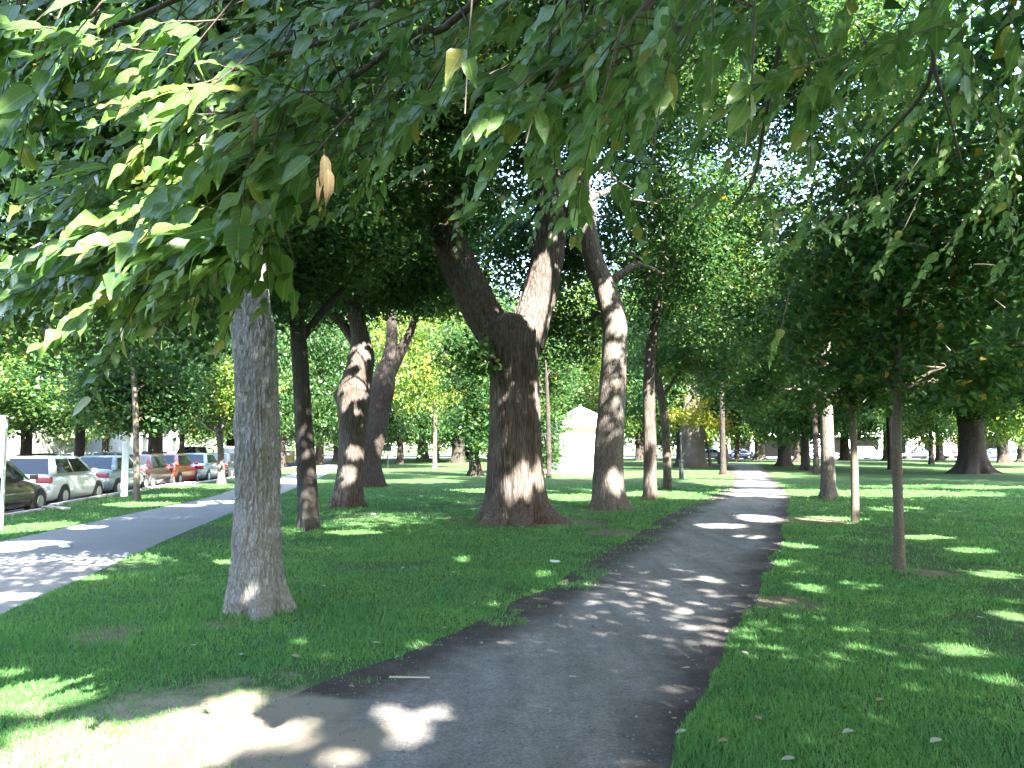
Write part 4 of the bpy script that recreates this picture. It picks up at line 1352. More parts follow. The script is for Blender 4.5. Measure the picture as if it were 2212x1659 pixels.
for px, Y, w, k, h, r, zb, lb in [(60, 34, 24, [LEAF_D, LEAF_A], 11, 4.5, 2.6, 'tree across the street behind the white hatchback, trunk bent left'),
                            (-120, 31, 22, [LEAF_A, LEAF_L], 10, 4.5, 2.4, 'light green tree at the far left edge across the street'),
                            (175, 42, 20, [LEAF_D, LEAF_D], 12, 5, 2.9, 'dark green tree across the street above the silver sedan'),
                            (338, 50, 32, [LEAF_D, LEAF_A], 13, 5.5, 3.4, 'stout trunk across the street behind the slender street tree'),
                            (395, 60, 12, [LEAF_A, LEAF_L], 11, 5, 3.2, 'thin trunk across the street above the light grey sedan'),
                            (500, 72, 18, [LEAF_A, LEAF_L], 13, 6, 3.4, 'trunk far across the street above the silver sport utility car'),
                            (230, 62, 14, [LEAF_A, LEAF_L], 14, 6, 3.2, 'distant tree before the pale building, between the two nearer trees')]:
    simple_tree(lb, px, Y, w, k, h, r, zb, 2.6, .19 if Y < 45 else .24, group=GS, name='street_side_tree', foot=-.05)

# middle and far trees on the lawn
GF = 'far trees beyond the middle of the lawn'
for px, Y, w, k, h, r, zb, bark, lb in [
    (560, 96, 12, [LEAF_A, LEAF_L], 14, 6, 2.6, BARK_DARK, 'green tree far behind the near grey trunk'),
    (1010, 112, 12, [LEAF_A, LEAF_L], 14, 6.5, 2.4, BARK_DARK, 'low spreading green tree at the very back of the middle lawn'),
    (1440, 100, 12, [LEAF_D, LEAF_A], 14, 6.5, 2.4, BARK_DARK, 'shady green tree far behind the broad grey trunk'),
    (1590, 84, 9, [LEAF_L, LEAF_A], 11, 5, 2.6, BARK_DARK, 'slim green tree beside the bin at the path end'),
    (612, 66, 13, [LEAF_D, LEAF_A], 12, 5, 3.0, BARK_DARK, 'thin dark trunk beside the yellow box along the left walk'),
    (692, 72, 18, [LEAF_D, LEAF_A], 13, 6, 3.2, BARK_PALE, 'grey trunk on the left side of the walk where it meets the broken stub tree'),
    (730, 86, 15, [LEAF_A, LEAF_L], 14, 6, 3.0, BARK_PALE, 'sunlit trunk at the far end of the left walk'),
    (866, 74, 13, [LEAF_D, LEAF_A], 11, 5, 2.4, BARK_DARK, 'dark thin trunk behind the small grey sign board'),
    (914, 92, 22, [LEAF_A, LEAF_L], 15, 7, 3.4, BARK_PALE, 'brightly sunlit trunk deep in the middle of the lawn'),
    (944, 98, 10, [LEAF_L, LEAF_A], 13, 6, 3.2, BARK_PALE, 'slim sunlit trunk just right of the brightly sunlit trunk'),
    (990, 80, 26, [LEAF_D, LEAF_A], 14, 6, 2.8, BARK_DARK, 'thick dark trunk deep in the lawn left of the great forked tree'),
    (940, 58, 9, [LEAF_L, LEAF_Y], 12, 4.5, 4.6, BARK_YOUNG, 'yellowing maple glowing in the sun left of the great forked tree'),
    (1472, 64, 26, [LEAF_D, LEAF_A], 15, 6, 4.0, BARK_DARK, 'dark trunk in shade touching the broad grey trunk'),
    (1639, 96, 22, [LEAF_A, LEAF_L], 15, 7, 3.6, BARK_PALE, 'sunlit trunk beyond the end of the path'),
    (1562, 108, 20, [LEAF_L, LEAF_Y], 14, 6, 3.4, BARK_PALE, 'sunlit trunk rising behind the dark bin'),
    (1692, 66, 26, [LEAF_D, LEAF_A], 14, 6, 3.0, BARK_DARK, 'dark straight trunk right of the path end'),
    (1719, 82, 13, [LEAF_D, LEAF_A], 12, 5, 2.9, BARK_DARK, 'thin leaning trunk between two dark trunks right of the path'),
    (1737, 55, 17, [LEAF_D, LEAF_A], 11, 4.5, 2.5, BARK_DARK, 'dark slim trunk left of the pale grey trunk'),
    (1822, 94, 20, [LEAF_D, LEAF_L], 14, 6, 3.4, BARK_DARK, 'wavy dark trunk far behind, just left of the thin young tree'),
    (1916, 90, 22, [LEAF_D, LEAF_A], 13, 6, 3.0, BARK_DARK, 'dark trunk far behind the nearest young tree'),
    (2008, 74, 9, [LEAF_A, LEAF_L], 11, 5, 2.6, BARK_DARK, 'very thin trunk between the young tree and the huge dark tree'),
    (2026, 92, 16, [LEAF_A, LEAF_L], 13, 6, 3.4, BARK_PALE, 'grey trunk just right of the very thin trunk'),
    (2163, 80, 22, [LEAF_A, LEAF_L], 14, 6, 3.2, BARK_DARK, 'dark trunk right of the huge dark tree'),
    (2204, 84, 18, [LEAF_L, LEAF_A], 14, 6, 3.4, BARK_BROWN, 'sunlit brown trunk at the right edge of the far lawn'),
    (2260, 60, 22, [LEAF_L, LEAF_A], 13, 6, 3.2, BARK_DARK, 'light green crown entering at the right edge'),
    (1250, 80, 16, [LEAF_L, LEAF_A], 15, 7, 4.4, BARK_DARK, 'light green tree rising right behind the kiosk roof'),
    (1380, 92, 16, [LEAF_L, LEAF_A], 16, 7, 3.4, BARK_DARK, 'bright green tree behind the thin twin trunks'),
    (1080, 100, 14, [LEAF_L, LEAF_A], 16, 7, 3.4, BARK_DARK, 'light green tree far behind the great forked trunk'),
    (790, 104, 14, [LEAF_D, LEAF_A], 16, 7, 3.2, BARK_DARK, 'farthest dark green tree behind the forked dark trunk'),
    (1760, 48, 12, [LEAF_L, LEAF_A], 14, 5, 6.0, BARK_DARK, 'tall light green tree whose lit crown shows over the pale grey trunk'),
    (1560, 46, 12, [LEAF_L, LEAF_A], 16, 5, 6.5, BARK_DARK, 'tall sunlit tree rising left of the path end'),
    (1920, 56, 12, [LEAF_L, LEAF_A], 16, 6, 6.0, BARK_DARK, 'tall light green crown filling the right behind the young trees')]:
    simple_tree(lb, px, Y, w, k, h, r, zb, 2.7, .20 if Y < 70 else .26, bark, GF)

# broad pale trunk left of the far path
tree('broad_grey_tree', 'broad pale grey trunk left of the far path, leaves sprouting at its top', [(*G(1498, 1010)[:2], 0, 64 * 61 / F / 2), (*P(1497, 995, 61)[:3], 54 * 61 / F / 2), (*P(1496, 960, 61)[:3], 48 * 61 / F / 2), (*P(1494, 920, 61)[:3], 50 * 61 / F / 2), (*P(1490, 840, 61)[:3], 34 * 61 / F / 2), (*P(1480, 700, 61)[:3], 24 * 61 / F / 2)],
     [B(1470, 700, 61, (5, 5, 3)), B(1540, 640, 61, (5, 5, 3.4)), B(1420, 600, 62, (4, 4, 3))], L=.26, lai=2.0, leaf=[LEAF_A, LEAF_L], bark=BARK_PALE, group=GF, nseg=36, step=.25, rough=.05)
tree('yellow_green_sapling', 'small glowing yellow green tree in front of the broad grey trunk', trunk_px([(1535, 1010, 8), (1532, 980, 6), (1520, 930, 5), (1510, 880, 3)]),
     [B(1480, 900, 57, (1.3, 1.3, .8)), B(1525, 890, 57, (1.4, 1.4, .9)), B(1555, 915, 57, (1.2, 1.2, .7)), B(1505, 860, 57, (1.2, 1.2, .8))], L=.22, lai=2.6, leaf=[LEAF_Y, LEAF_L], bark=BARK_YOUNG, group=GF, nseg=8, step=.4, lobes=0)
# bushy low-branched tree beside the kiosk, and the ivied trunk left of the great tree
tree('bushy_tree', 'bushy tree with leaves down to the ground beside the kiosk', trunk_px([(1186, 1032, 14), (1186, 1000, 11), (1184, 900, 9), (1180, 800, 6)]),
     [B(1190, 900, 45, (1.6, 1.6, 1.1)), B(1175, 970, 45, (1.4, 1.4, 1.0)), B(1200, 820, 45, (1.7, 1.7, 1.2)), B(1160, 850, 45, (1.5, 1.5, 1.2)), B(1185, 750, 45, (2, 2, 1.4))], L=.2, lai=3.2, leaf=[LEAF_D, LEAF_A], bark=BARK_DARK, group=GF, nseg=10, step=.4, lobes=0, carve=False)
tree('ivied_tree', 'short dark trunk under a leafy bush left of the great forked trunk', trunk_px([(1026, 1028, 34), (1026, 1015, 26), (1024, 960, 20), (1022, 880, 14), (1020, 800, 8)]),
     [B(1040, 960, 43, (1.2, 1.2, 1.0)), B(1015, 900, 43, (1.5, 1.5, 1.2)), B(1050, 880, 43, (1.3, 1.3, 1.1)), B(1025, 820, 43, (1.9, 1.9, 1.3)), B(1010, 740, 43, (2.2, 2.2, 1.4))], L=.2, lai=2.8, leaf=[LEAF_D, LEAF_A], bark=BARK_DARK, group=GF, nseg=16, step=.3, rough=.03, carve=False)

# far wood that closes the view, plus an unseen arc added behind the camera
def far_wood():
    r = np.random.default_rng(12)
    bl = []
    for i in range(64):
        x = -110 + 225 * i / 63 + r.uniform(-3, 3)
        y = r.uniform(136, 165)
        z0 = 2.0
        rad = r.uniform(4.5, 7.5)
        for k in range(3):
            bl.append((np.array([x + r.normal(0, 2), y, z0 + rad * .5 + k * rad * .85]), (rad * (1 - .12 * k), rad * (1 - .12 * k), rad * .6)))
    for i in range(34):  # unseen arc added behind the camera to block low sky light
        a = math.pi + math.pi * i / 33
        q = r.uniform(46, 62)
        rad = r.uniform(5, 7.5)
        for k in range(2):
            bl.append((np.array([math.cos(a) * q, math.sin(a) * q + 4, 3.0 + rad * .5 + k * rad * .8]), (rad, rad, rad * .6)))
    me = crown_mesh('distant_wood', bl, .7, 1.4, [LEAF_A, LEAF_L], 5, (0, 0, 0), carve=False)
    o = ob('distant_wood', me)
    o['kind'] = 'stuff'
    o['label'] = 'distant green wood closing the far sides, plus an unseen shading arc added behind'
far_wood()

# unseen trees added behind and right of the photographer to shade the view
GB = 'unseen trees added around the photographer for shade'
def unseen_shade_tree(label, x, y, h, r, lai=3.0, zb=5.0):
    rr = np.random.default_rng(int(abs(x) * 31 + abs(y) * 7))
    tp = [(x, y, 0, .5), (x, y, .5, .36), (x, y, 3, .32), (x, y, zb, .28), (x, y, h * .8, .1)]
    bl = []
    for k in range(8):
        a = 6.283 * k / 8
        bl.append((np.array([x + math.cos(a) * r * .6, y + math.sin(a) * r * .6, zb + 1.2 + (k % 3) * (h - zb) * .25]), (r * .55, r * .55, r * .34)))
    bl.append((np.array([x, y, h - 1.5]), (r * .6, r * .6, r * .4)))
    return tree('unseen_shade_tree', label, tp, bl, L=.30, lai=lai, leaf=[LEAF_D, LEAF_A], bark=BARK_BROWN, group=GB, nseg=12, step=.6, twigs=1, flat=1.6)
unseen_shade_tree('unseen spreading tree added for shade behind the photographer, left of the path', -4.5, -7.5, 13, 5.0, 2.2)
unseen_shade_tree('unseen spreading tree added for shade right of the photographer, crown over the path', 8.6, 3.0, 15, 6.6, 2.7, 7.2)
unseen_shade_tree('tall tree added for shade right of the lawn, just out of view', 14.5, 12.0, 16, 7.0, 2.5, 7.0)
unseen_shade_tree('tall tree added for shade farther right, out of view', 21.5, 21.0, 16, 7.5, 2.4, 7.0)
unseen_shade_tree('tall tree added for shade out of view beyond the right edge', 29.0, 34.0, 16, 7.5, 2.4, 6.5)
unseen_shade_tree('unseen tree added for shade well behind the photographer beside the path', 5.0, -9.5, 14, 5.5, 2.4, 6.0)

# ------------------------------------------------------------------ the overhanging tree in front
def leaf_shape(r):
    t = np.array([0, .09, .22, .38, .55, .70, .84, .94, 1.0])
    w = np.array([0, .17, .26, .285, .25, .18, .09, .03, 0]) * r.uniform(.8, 1.2)
    w[1:-1] *= r.uniform(.92, 1.08, 7)
    fold = r.uniform(.08, .5)
    curl = r.uniform(-.05, .5)
    side = r.uniform(-.10, .10)
    wave = r.uniform(.0, .09)
    ph = r.uniform(0, 6)
    V, uv = [], []
    for i, (a, b) in enumerate(zip(t, w)):
        zc = -curl * a * a
        xc = side * a * a
        V.append((xc, a, zc)); uv.append((.5, a))
        if 0 < i < len(t) - 1:
            wz = wave * math.sin(a * 11 + ph)
            V.append((xc - b, a - .02, zc + b * fold + wz)); uv.append((.5 - b, a))
            V.append((xc + b, a - .02, zc + b * fold - wz)); uv.append((.5 + b, a))
    idx = [(0, None, None)] + [(1 + 3 * (i - 1), 2 + 3 * (i - 1), 3 + 3 * (i - 1)) for i in range(1, len(t) - 1)] + [(len(V) - 1, None, None)]
    Fs = []
    for i in range(len(t) - 1):
        a, b = idx[i], idx[i + 1]
        if a[1] is None:
            Fs += [(a[0], b[0], b[1]), (a[0], b[2], b[0])]
        elif b[1] is None:
            Fs += [(a[1], a[0], b[0]), (a[0], a[2], b[0])]
        else:
            Fs += [(a[1], a[0], b[0]), (a[1], b[0], b[1]), (a[0], a[2], b[2]), (a[0], b[2], b[0])]
    # stalk
    n = len(V)
    V += [(-.006, -.16, .02), (.006, -.16, .02), (.006, .03, 0), (-.006, .03, 0)]
    uv += [(.5, 0)] * 4
    Fs += [(n, n + 1, n + 2), (n, n + 2, n + 3)]
    return np.array(V, float), Fs, np.array(uv, float)

def overhang():
    r = np.random.default_rng(41)
    org = np.array([6.2, -3.0, 0.0])
    root = thing('overhanging_tree', 'large leaved tree whose branches hang across the top of the view', 'tree', org)
    tp = [(6.2, -3.0, -.1, .36), (6.2, -3.0, .4, .27), (6.1, -2.9, 2, .24), (6.0, -2.8, 4, .22), (5.7, -2.7, 6, .18), (5.4, -2.6, 8.5, .10), (5.2, -2.6, 11, .04)]
    wood_obj('trunk', [tube(tp, 24, .15, .012, 5, .3, 5)], BARK_GREY, root, org)
    start = np.array([5.4, -2.5, 5.2])
    LB = {
        'a': [P(1120, -90, 3.0), P(900, 70, 3.3), P(700, 215, 3.6), P(560, 330, 3.8), P(400, 500, 3.9), P(240, 600, 3.8)],
        'b': [P(1290, -400, 3.1), P(1285, -110, 3.1), P(1295, 60, 3.1), P(1310, 150, 3.2), P(1240, 330, 3.4)],
        'c': [P(1740, -420, 3.1), P(1705, -120, 3.1), P(1690, 60, 3.3), P(1645, 300, 3.7), P(1628, 390, 3.8), P(1560, 480, 3.9)],
        'd': [P(2075, -420, 3.0), P(2035, -110, 3.0), P(2012, 60, 3.0), P(2018, 150, 3.05), P(2045, 230, 3.1), P(2080, 360, 3.2)],
        'e': [P(700, -160, 3.0), P(420, -20, 3.3), P(240, 60, 3.5), P(80, 130, 3.6), P(-80, 200, 3.6)],
        'f': [P(1500, -120, 2.6), P(1470, 60, 2.7), P(1380, 180, 2.8), P(1200, 300, 2.9)],
        'g': [P(950, -140, 2.9), P(760, 60, 3.2), P(560, 130, 3.4), P(420, 190, 3.5), P(330, 210, 3.5)],
        'h': [P(2018, 130, 3.05), P(1990, 210, 3.3), P(1880, 330, 3.6), P(1780, 440, 3.8)],
    }
    pts_all = []
    for k, ln in LB.items():
        first = start if k != 'h' else ln[0]
        mid = [] if k == 'h' else [((start + ln[0]) / 2 + np.array([0, .2, .55]))]
        full = ([first] if k != 'h' else []) + mid + list(ln)
        m = len(full)
        tb = [(*p, (.020 if k not in ('h',) else .008) * (1 - i / (m - .6)) ** 1.1 + .003) for i, p in enumerate(full)]
        wood_obj('branch', [tube(tb, 7, .08, .002, 9, furrow=(2, 6))], TWIG, root, org)
        for p in resample([(*q, 0) for q in ln], .05):
            pts_all.append(p[:3])
    pts_all = np.array(pts_all)
    # sprays: (px, py, depth, twig direction in degrees on the picture: 180 = left, 270 = down)
    sp = []
    def region(poly_, n, y0, y1, dirs):
        poly_ = np.array(poly_, float)
        lo, hi = poly_.min(0), poly_.max(0)
        c = 0
        while c < n:
            q = r.uniform(lo, hi)
            if inside(poly_, q[None, :])[0]:
                sp.append((q[0], q[1], r.uniform(y0, y1), r.normal(dirs[0], dirs[1])))
                c += 1
    region([(430, -60), (1010, -60), (1010, 250), (930, 340), (760, 340), (640, 470), (540, 480), (420, 330)], 120, 2.8, 4.4, (215, 28))
    region([(-60, -60), (520, -60), (440, 90), (230, 130), (-60, 150)], 60, 3.0, 4.4, (205, 25))
    region([(300, 300), (640, 300), (640, 480), (560, 540), (220, 600), (140, 520)], 110, 3.2, 4.6, (205, 22))
    region([(1010, -60), (1520, -60), (1500, 190), (1330, 270), (1230, 290), (1110, 210), (1000, 60)], 80, 2.3, 3.7, (225, 30))
    region([(1520, -60), (1980, -60), (1960, 110), (1720, 200), (1500, 130)], 30, 2.3, 3.8, (235, 35))
    region([(1980, -60), (2240, -60), (2240, 40), (2130, 110), (1990, 40)], 5, 2.6, 3.6, (250, 40))
    region([(1500, 200), (2240, 130), (2240, 580), (1900, 560), (1560, 440)], 80, 4.6, 6.8, (230, 40))
    region([(100, 250), (480, 200), (640, 480), (300, 560)], 30, 3.4, 5.0, (205, 30))
    region([(700, 60), (1500, 60), (1380, 420), (760, 460)], 26, 3.8, 5.6, (230, 40))
    sp += [(420, 215, 3.4, 178), (400, 240, 3.4, 200), (300, 520, 3.6, 182), (230, 545, 3.5, 190), (420, 560, 3.4, 200), (380, 600, 3.4, 215), (500, 390, 3.6, 195),
           (560, 540, 3.5, 245), (600, 510, 3.6, 290), (1260, 400, 3.6, 260), (1330, 380, 3.6, 300), (1690, 700, 5.2, 250), (1750, 460, 4.2, 230), (180, 580, 3.6, 200), (320, 620, 3.5, 215)]
    leaves = []      # (pos, axis, normal, length, dead)
    twl = []
    for px, py, Y, ang in sp:
        p0 = P(px, py, Y)
        a = math.radians(ang)
        d = np.array([math.cos(a), r.normal(0, .45), math.sin(a) - .1])
        d /= np.linalg.norm(d)
        big = 1.10 if px < 720 else .76
        ln = r.uniform(.22, .5) * big
        n0 = len(leaves)
        n = int(ln / (.034 * big))
        sag = r.uniform(.1, .5)
        pts = [p0 + d * ln * t + np.array([0, 0, -sag * ln * t * t]) for t in np.linspace(0, 1, 6)]
        twl.append([(*q, .0034 * (1 - .75 * i / 5)) for i, q in enumerate(pts)])
        j = np.argmin(np.linalg.norm(pts_all - p0, axis=1))
        if np.linalg.norm(pts_all[j] - p0) > .22:
            twl.append([(*(p0 - d * .20 + np.array([0, .05, .06])), .0042), (*(p0 - d * .10 + np.array([0, .02, .03])), .0038), (*p0, .0034)])
        else:
            q = pts_all[j]
            m = (q + p0) / 2 + r.normal(0, .03, 3) + np.array([0, 0, .05])
            twl.append([(*q, .005), (*m, .0042), (*p0, .0034)])
        for k in range(n):
            t = (k + .7) / n
            pos = p0 + d * ln * t + np.array([0, 0, -sag * ln * t * t])
            side = np.cross(d, [0, 0, 1])
            side /= np.linalg.norm(side)
            sgn = 1 if k % 2 else -1
            lf = px < 700
            ax = d * r.uniform(.4, .9) + side * sgn * r.uniform(.3, .8) + np.array([-.35 if lf else -.30, 0, -r.uniform(.05, .6 if lf else .7)]) + r.normal(0, .15, 3)
            ax /= np.linalg.norm(ax)
            nn = np.array([r.normal(0, .4), r.normal(0, .55) - 1.5, 1.0])
            leaves.append((pos + ax * .015, ax, nn, r.uniform(.085, .145) * big * (1 if Y < 4.2 else .8) * (.8 + .4 * math.sin(math.pi * min(1, t + .15))), 0))
    for px, py, Y, dl in [(700, 335, 2.5, .13), (708, 365, 2.5, .12), (550, 250, 2.7, .09), (690, 380, 2.52, .10)]:
        leaves.append((P(px, py, Y), np.array([.1, .1, -1.0]), np.array([.5, -.8, .2]), dl, 1))
    # loose twig-end leaves so that the canopy edge is ragged
    lp = np.array([q[0] for q in leaves])
    k = keep(lp) | np.array([CX + F * q[0] / q[1] < 720 for q in lp])
    leaves = [q for q, kk in zip(leaves, k) if kk and np.linalg.norm(q[0] - np.array([0, 0, CAMZ])) > 1.7]
    # rank by apparent size
    def rank(q):
        v = q[0] - np.array([0, 0, CAMZ])
        px = CX + F * v[0] / v[1]
        infr = -80 < px < 2290 and v[2] < v[1] * .62
        return (q[3] / np.linalg.norm(v)) * (1 if infr else .01) + q[4]
    leaves.sort(key=rank, reverse=True)
    shapes = [leaf_shape(r) for _ in range(9)]
    mes = []
    for Vv, Fs, uv in shapes:
        lo = [i for f in Fs for i in f]
        mes.append(mesh_np('leaf', Vv, lo, [3] * len(Fs), LEAF_FG, smooth=True, uv=uv[lo]))
    Vd, Fd, ud = leaf_shape(np.random.default_rng(2))
    Vd = Vd * np.array([.6, 1, 1.6])
    lo = [i for f in Fd for i in f]
    dead = mesh_np('leaf', Vd, lo, [3] * len(Fd), LEAF_BR, smooth=True, uv=ud[lo])
    def frame(ax, nn):
        w = np.cross(ax, nn)
        w /= np.linalg.norm(w) + 1e-9
        nn = np.cross(w, ax)
        return np.column_stack([w, ax, nn])
    SV, SL_, SU, so = [], [], [], 0
    for i, (pos, ax, nn, ln, dd) in enumerate(leaves):
        R = frame(ax / np.linalg.norm(ax), nn)
        if i < 300:
            me = dead if dd else mes[int(r.integers(0, 9))]
            o = bpy.data.objects.new('leaf', me)
            M = Matrix(np.vstack([np.column_stack([R * ln, pos - org]), [0, 0, 0, 1]]).tolist())
            link(o, root)
            o.matrix_local = M
            if dd: o['label'] = 'dry brown curled leaf'
        else:
            Vv, Fs, uv = shapes[int(r.integers(0, 9))]
            SV.append((Vv * ln) @ R.T + (pos - org)[None, :])
            lo = np.array([q for f in Fs for q in f])
            SL_.append(lo + so)
            SU.append(uv[lo])
            so += len(Vv)
    lo = np.concatenate(SL_)
    o = ob('foliage', mesh_np('foliage', np.concatenate(SV), lo, np.full(len(lo) // 3, 3), LEAF_FG, smooth=True, uv=np.concatenate(SU)), root)
    o['kind'] = 'stuff'
    wood_obj('twigs', [tube(t, 4, .12, 0, 1) for t in twl], TWIG, root, org)['kind'] = 'stuff'
    # its high crown, above and behind the camera
    bl = [(np.array([2 + math.cos(a) * q, -2.5 + math.sin(a) * q, z]), (2.3, 2.3, 1.2)) for a, q, z in
          [(0.2, 2.8, 6.5), (1.2, 2.6, 7.2), (2.3, 3.0, 6.6), (3.3, 3.0, 7.0), (4.3, 2.8, 6.4), (5.4, 2.8, 7.0), (0, 0, 9), (1.8, 1.5, 8.4), (4.9, 1.4, 8.6), (2.9, 5.2, 6.8), (2.3, 5.2, 7.6), (1.5, 4.6, 7.8)]]
    ob('crown', crown_mesh('crown', bl, .13, 2.6, LEAF_A, 77, org, 1.5), root)
overhang()

# ------------------------------------------------------------------ posts, signs, small things
def sign_left():
    g = G(2, 1142)
    root = thing('street_sign', 'white sign board on a pale post at the left edge', 'sign', (g[0], g[1], 0), 0)
    MB().cyl((0, 0, -.05), (0, 0, 2.15), .035).build('post', simple('sign_post', (.55, .60, .58), .5, metal=.4), root)
    z1 = P(0, 897, g[1])[2]
    z0 = P(0, 1032, g[1])[2]
    MB().box((-.28, -.045, (z0 + z1) / 2), (.60, .02, z1 - z0)).build('sign_board', WHITE, root, bevel=.004)
sign_left()
def white_post():
    g = G(268, 1072)
    root = thing('white_post', 'flat white pointed post on the verge left of the slender street tree', 'post', (g[0], g[1], 0), .2)
    z1 = P(268, 945, g[1])[2]
    zp = P(268, 938, g[1])[2]
    m = simple('post_white', (.70, .73, .74), .6, noise=.06, nscale=6)
    MB().loft([[(-.10, -.05, -.05), (.10, -.05, -.05), (.10, .05, -.05), (-.10, .05, -.05)], [(-.09, -.05, z1), (.09, -.05, z1), (.09, .05, z1), (-.09, .05, z1)], [(-.02, -.03, zp), (.02, -.03, zp), (.02, .03, zp), (-.02, .03, zp)]]).build('shaft', m, root)
    MB().box((0, -.06, z1 * .55), (.12, .02, z1 * .7)).build('face_strip', simple('post_grey', (.5, .55, .57), .6), root)
white_post()
def green_post():
    g = G(1472, 1035)
    root = thing('green_post', 'slender dark green post with a thick foot on the sunny lawn', 'post', (g[0], g[1], 0))
    m = simple('green_iron', (.012, .022, .018), .6, metal=.0)
    z1 = P(1472, 940, g[1])[2]
    MB().cyl((0, 0, -.03), (0, 0, .9), .13, .10, 10).build('foot', m, root)
    MB().cyl((0, 0, .9), (0, 0, z1), .04, .035, 8).build('shaft', m, root)
    MB().cyl((0, 0, .88), (0, 0, .98), .14, .12, 10).build('collar', m, root)
    MB().cyl((0, 0, z1), (0, 0, z1 + .14), .09, .05, 10).build('cap', m, root)
green_post()
def bin_():
    g = G(1561, 1003)
    root = thing('litter_bin', 'dark brown barrel bin at the end of the path', 'bin', (g[0], g[1], 0))
    k = g[1] / F
    m = simple('bin_brown', (.07, .045, .04), .7, noise=.2, nscale=8)
    r = 11.5 * k
    MB().loft([[(rr * r * math.cos(t), rr * r * math.sin(t), z) for t in np.linspace(0, 6.283, 14, endpoint=False)] for z, rr in ((0, .9), (.3, 1), (.8, 1), (1.0, .95))]).build('body', m, root)
    MB().cyl((0, 0, 1.0), (0, 0, 1.05), r * .98, n=14).build('rim', simple('bin_rim', (.04, .035, .035), .6), root)
bin_()
def sign_small():
    g = G(836, 1000)
    root = thing('lawn_sign', 'small grey notice board on a thin post in the distant lawn', 'sign', (g[0], g[1], 0))
    k = g[1] / F
    z = P(836, 967, g[1])[2]
    MB().cyl((0, 0, -.05), (0, 0, z), .04).build('post', TRIM, root)
    MB().box((0, -.06, z), (18 * k, .04, 14 * k)).build('board', simple('board_grey', (.28, .30, .34), .6), root)
    g = G(838, 1022)
    root = thing('low_post', 'thin dark waist high post on the lawn right of the forked dark trunk', 'post', (g[0], g[1], 0))
    m = simple('iron_dark', (.05, .06, .06), .6)
    MB().cyl((0, 0, -.05), (0, 0, 1.0), .035).build('shaft', m, root)
    MB().box((0, 0, 1.02), (.5, .06, .08)).build('top_bar', m, root)
sign_small()
def yellow_box():
    g = G(625, 999)
    root = thing('yellow_box', 'yellow and white street box standing by the left walk', 'box', (g[0], g[1], 0))
    k = g[1] / F
    MB().box((0, 0, .55), (20 * k, .6, 1.1)).build('body', simple('box_yellow', (.75, .58, .16), .5), root, bevel=.03)
    MB().box((0, 0, 1.16), (21 * k, .66, .1)).build('lid', WHITE, root, bevel=.02)
    MB().box((0, -.31, .85), (12 * k, .03, .3)).build('front_panel', WHITE, root)
yellow_box()

def crumpled(name, label, cat, px, py, size, mat, seed, group=None, h=.35):
    r = np.random.default_rng(seed)
    g = G(px, py)
    n = 8
    V = [(0, 0, size * h)]
    for k in range(n):
        a = 6.283 * k / n + r.uniform(-.2, .2)
        q = size * r.uniform(.55, 1.1)
        V.append((q * math.cos(a), q * .7 * math.sin(a), size * h * r.uniform(.05, .9)))
    for k in range(n):
        V.append((V[k + 1][0] * .9, V[k + 1][1] * .9, 0.0))
    Fs = [(0, 1 + k, 1 + (k + 1) % n) for k in range(n)] + [(1 + k, 1 + n + k, 1 + n + (k + 1) % n, 1 + (k + 1) % n) for k in range(n)] + [tuple(range(2 * n, n, -1))]
    o = MB().add(V, Fs).build(name, mat)
    o.location = (g[0], g[1], .02)
    o.rotation_euler = (0, 0, r.uniform(0, 6))
    return tag(o, label, cat, group)
PAPER = simple('paper_white', (.75, .77, .76), .8)
crumpled('paper_scrap', 'crumpled white paper lying on the left walk', 'litter', 138, 1184, .15, PAPER, 1)
crumpled('paper_scrap', 'small white scrap on the grass left of the great forked tree', 'litter', 806, 1114, .09, PAPER, 2)
crumpled('paper_scrap', 'flat pale scrap on the grass left of the path bend', 'litter', 1200, 1217, .14, simple('scrap_grey', (.42, .46, .42), .8), 3, h=.2)
crumpled('paper_scrap', 'white bag on the verge beside the light grey sedan', 'litter', 402, 1049, .4, PAPER, 5)
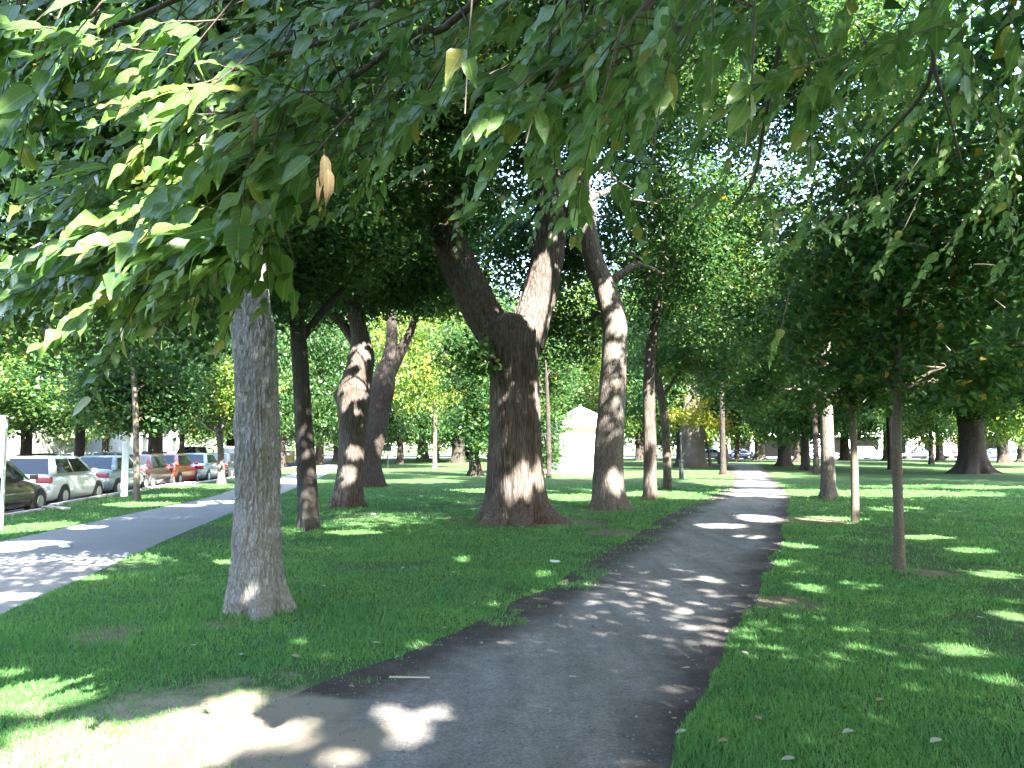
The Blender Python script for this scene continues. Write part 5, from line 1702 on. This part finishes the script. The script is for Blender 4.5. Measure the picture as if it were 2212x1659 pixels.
# stick on the soil
g = G(885, 1468)
tag(MB().cyl((g[0] - .14, g[1], .018), (g[0] + .14, g[1] - .03, .022), .007, .005, 6).build('stick', simple('stick_grey', (.34, .31, .27), .9)), 'short pale stick lying on the dark soil of the path margin', 'stick')

# fallen leaves
FL = simple('fallen_leaf_pale', (.26, .25, .19), .8, noise=.3, nscale=20)
FLB = simple('fallen_leaf_brown', (.20, .13, .075), .85, noise=.3, nscale=20)
Vv, Fs, uv = leaf_shape(np.random.default_rng(9))
lo = [i for f in Fs for i in f]
fm = [mesh_np('fallen_leaf', Vv * np.array([1, 1, .8]) + np.array([0, -.5, .12]), lo, [3] * len(Fs), m, smooth=True, uv=uv[lo]) for m in (FL, FLB)]
r = np.random.default_rng(55)
spots = [(815, 1395), (878, 1306), (870, 1230), (640, 1425), (1092, 1420), (958, 1363), (1140, 1347), (1290, 1330), (1610, 1417), (1650, 1385), (1530, 1400), (1455, 1560), (1470, 1590), (1640, 1560), (1830, 1590), (1900, 1520), (2020, 1610),
         (1560, 1610), (1700, 1650), (1770, 1680), (2120, 1340), (1890, 1205), (1860, 1170), (2050, 1300), (1580, 1340), (1625, 1330), (1480, 1450), (1330, 1420), (1240, 1470), (760, 1490), (700, 1270), (640, 1260), (420, 1400), (300, 1370), (520, 1420), (930, 1180), (980, 1240), (1060, 1290), (1400, 1300), (1510, 1210)]
for i, (px, py) in enumerate(spots):
    g = G(px, py)
    o = ob('fallen_leaf', fm[i % 2], None, (g[0], g[1], .022), r.uniform(0, 6))
    o.scale = (r.uniform(.045, .085),) * 3
    tone = 'pale' if i % 2 == 0 else 'brown'
    on = bool(inside(SOIL_POLY, g[None, :2])[0])
    side = g[0] > at_y([np.array([q[0], q[1]]) for q in SOIL_POLY[:len(SOIL_POLY) // 2]], g[1])[0]
    place = 'on the gravel path' if on else ('on the grass right of the path' if side else 'on the grass left of the path')
    near = 'near the lower edge' if py > 1450 else ('nearer than the grey trunk' if py > 1330 else 'beyond the near grey trunk')
    tag(o, f'{tone} dry leaf lying {place}, {near}', 'leaf', f'{tone} fallen leaves {place}, {near}')
print('LEAVES', NLEAF[0], 'TRIS', sum(len(o.data.polygons) for o in bpy.data.objects if o.type == 'MESH'))
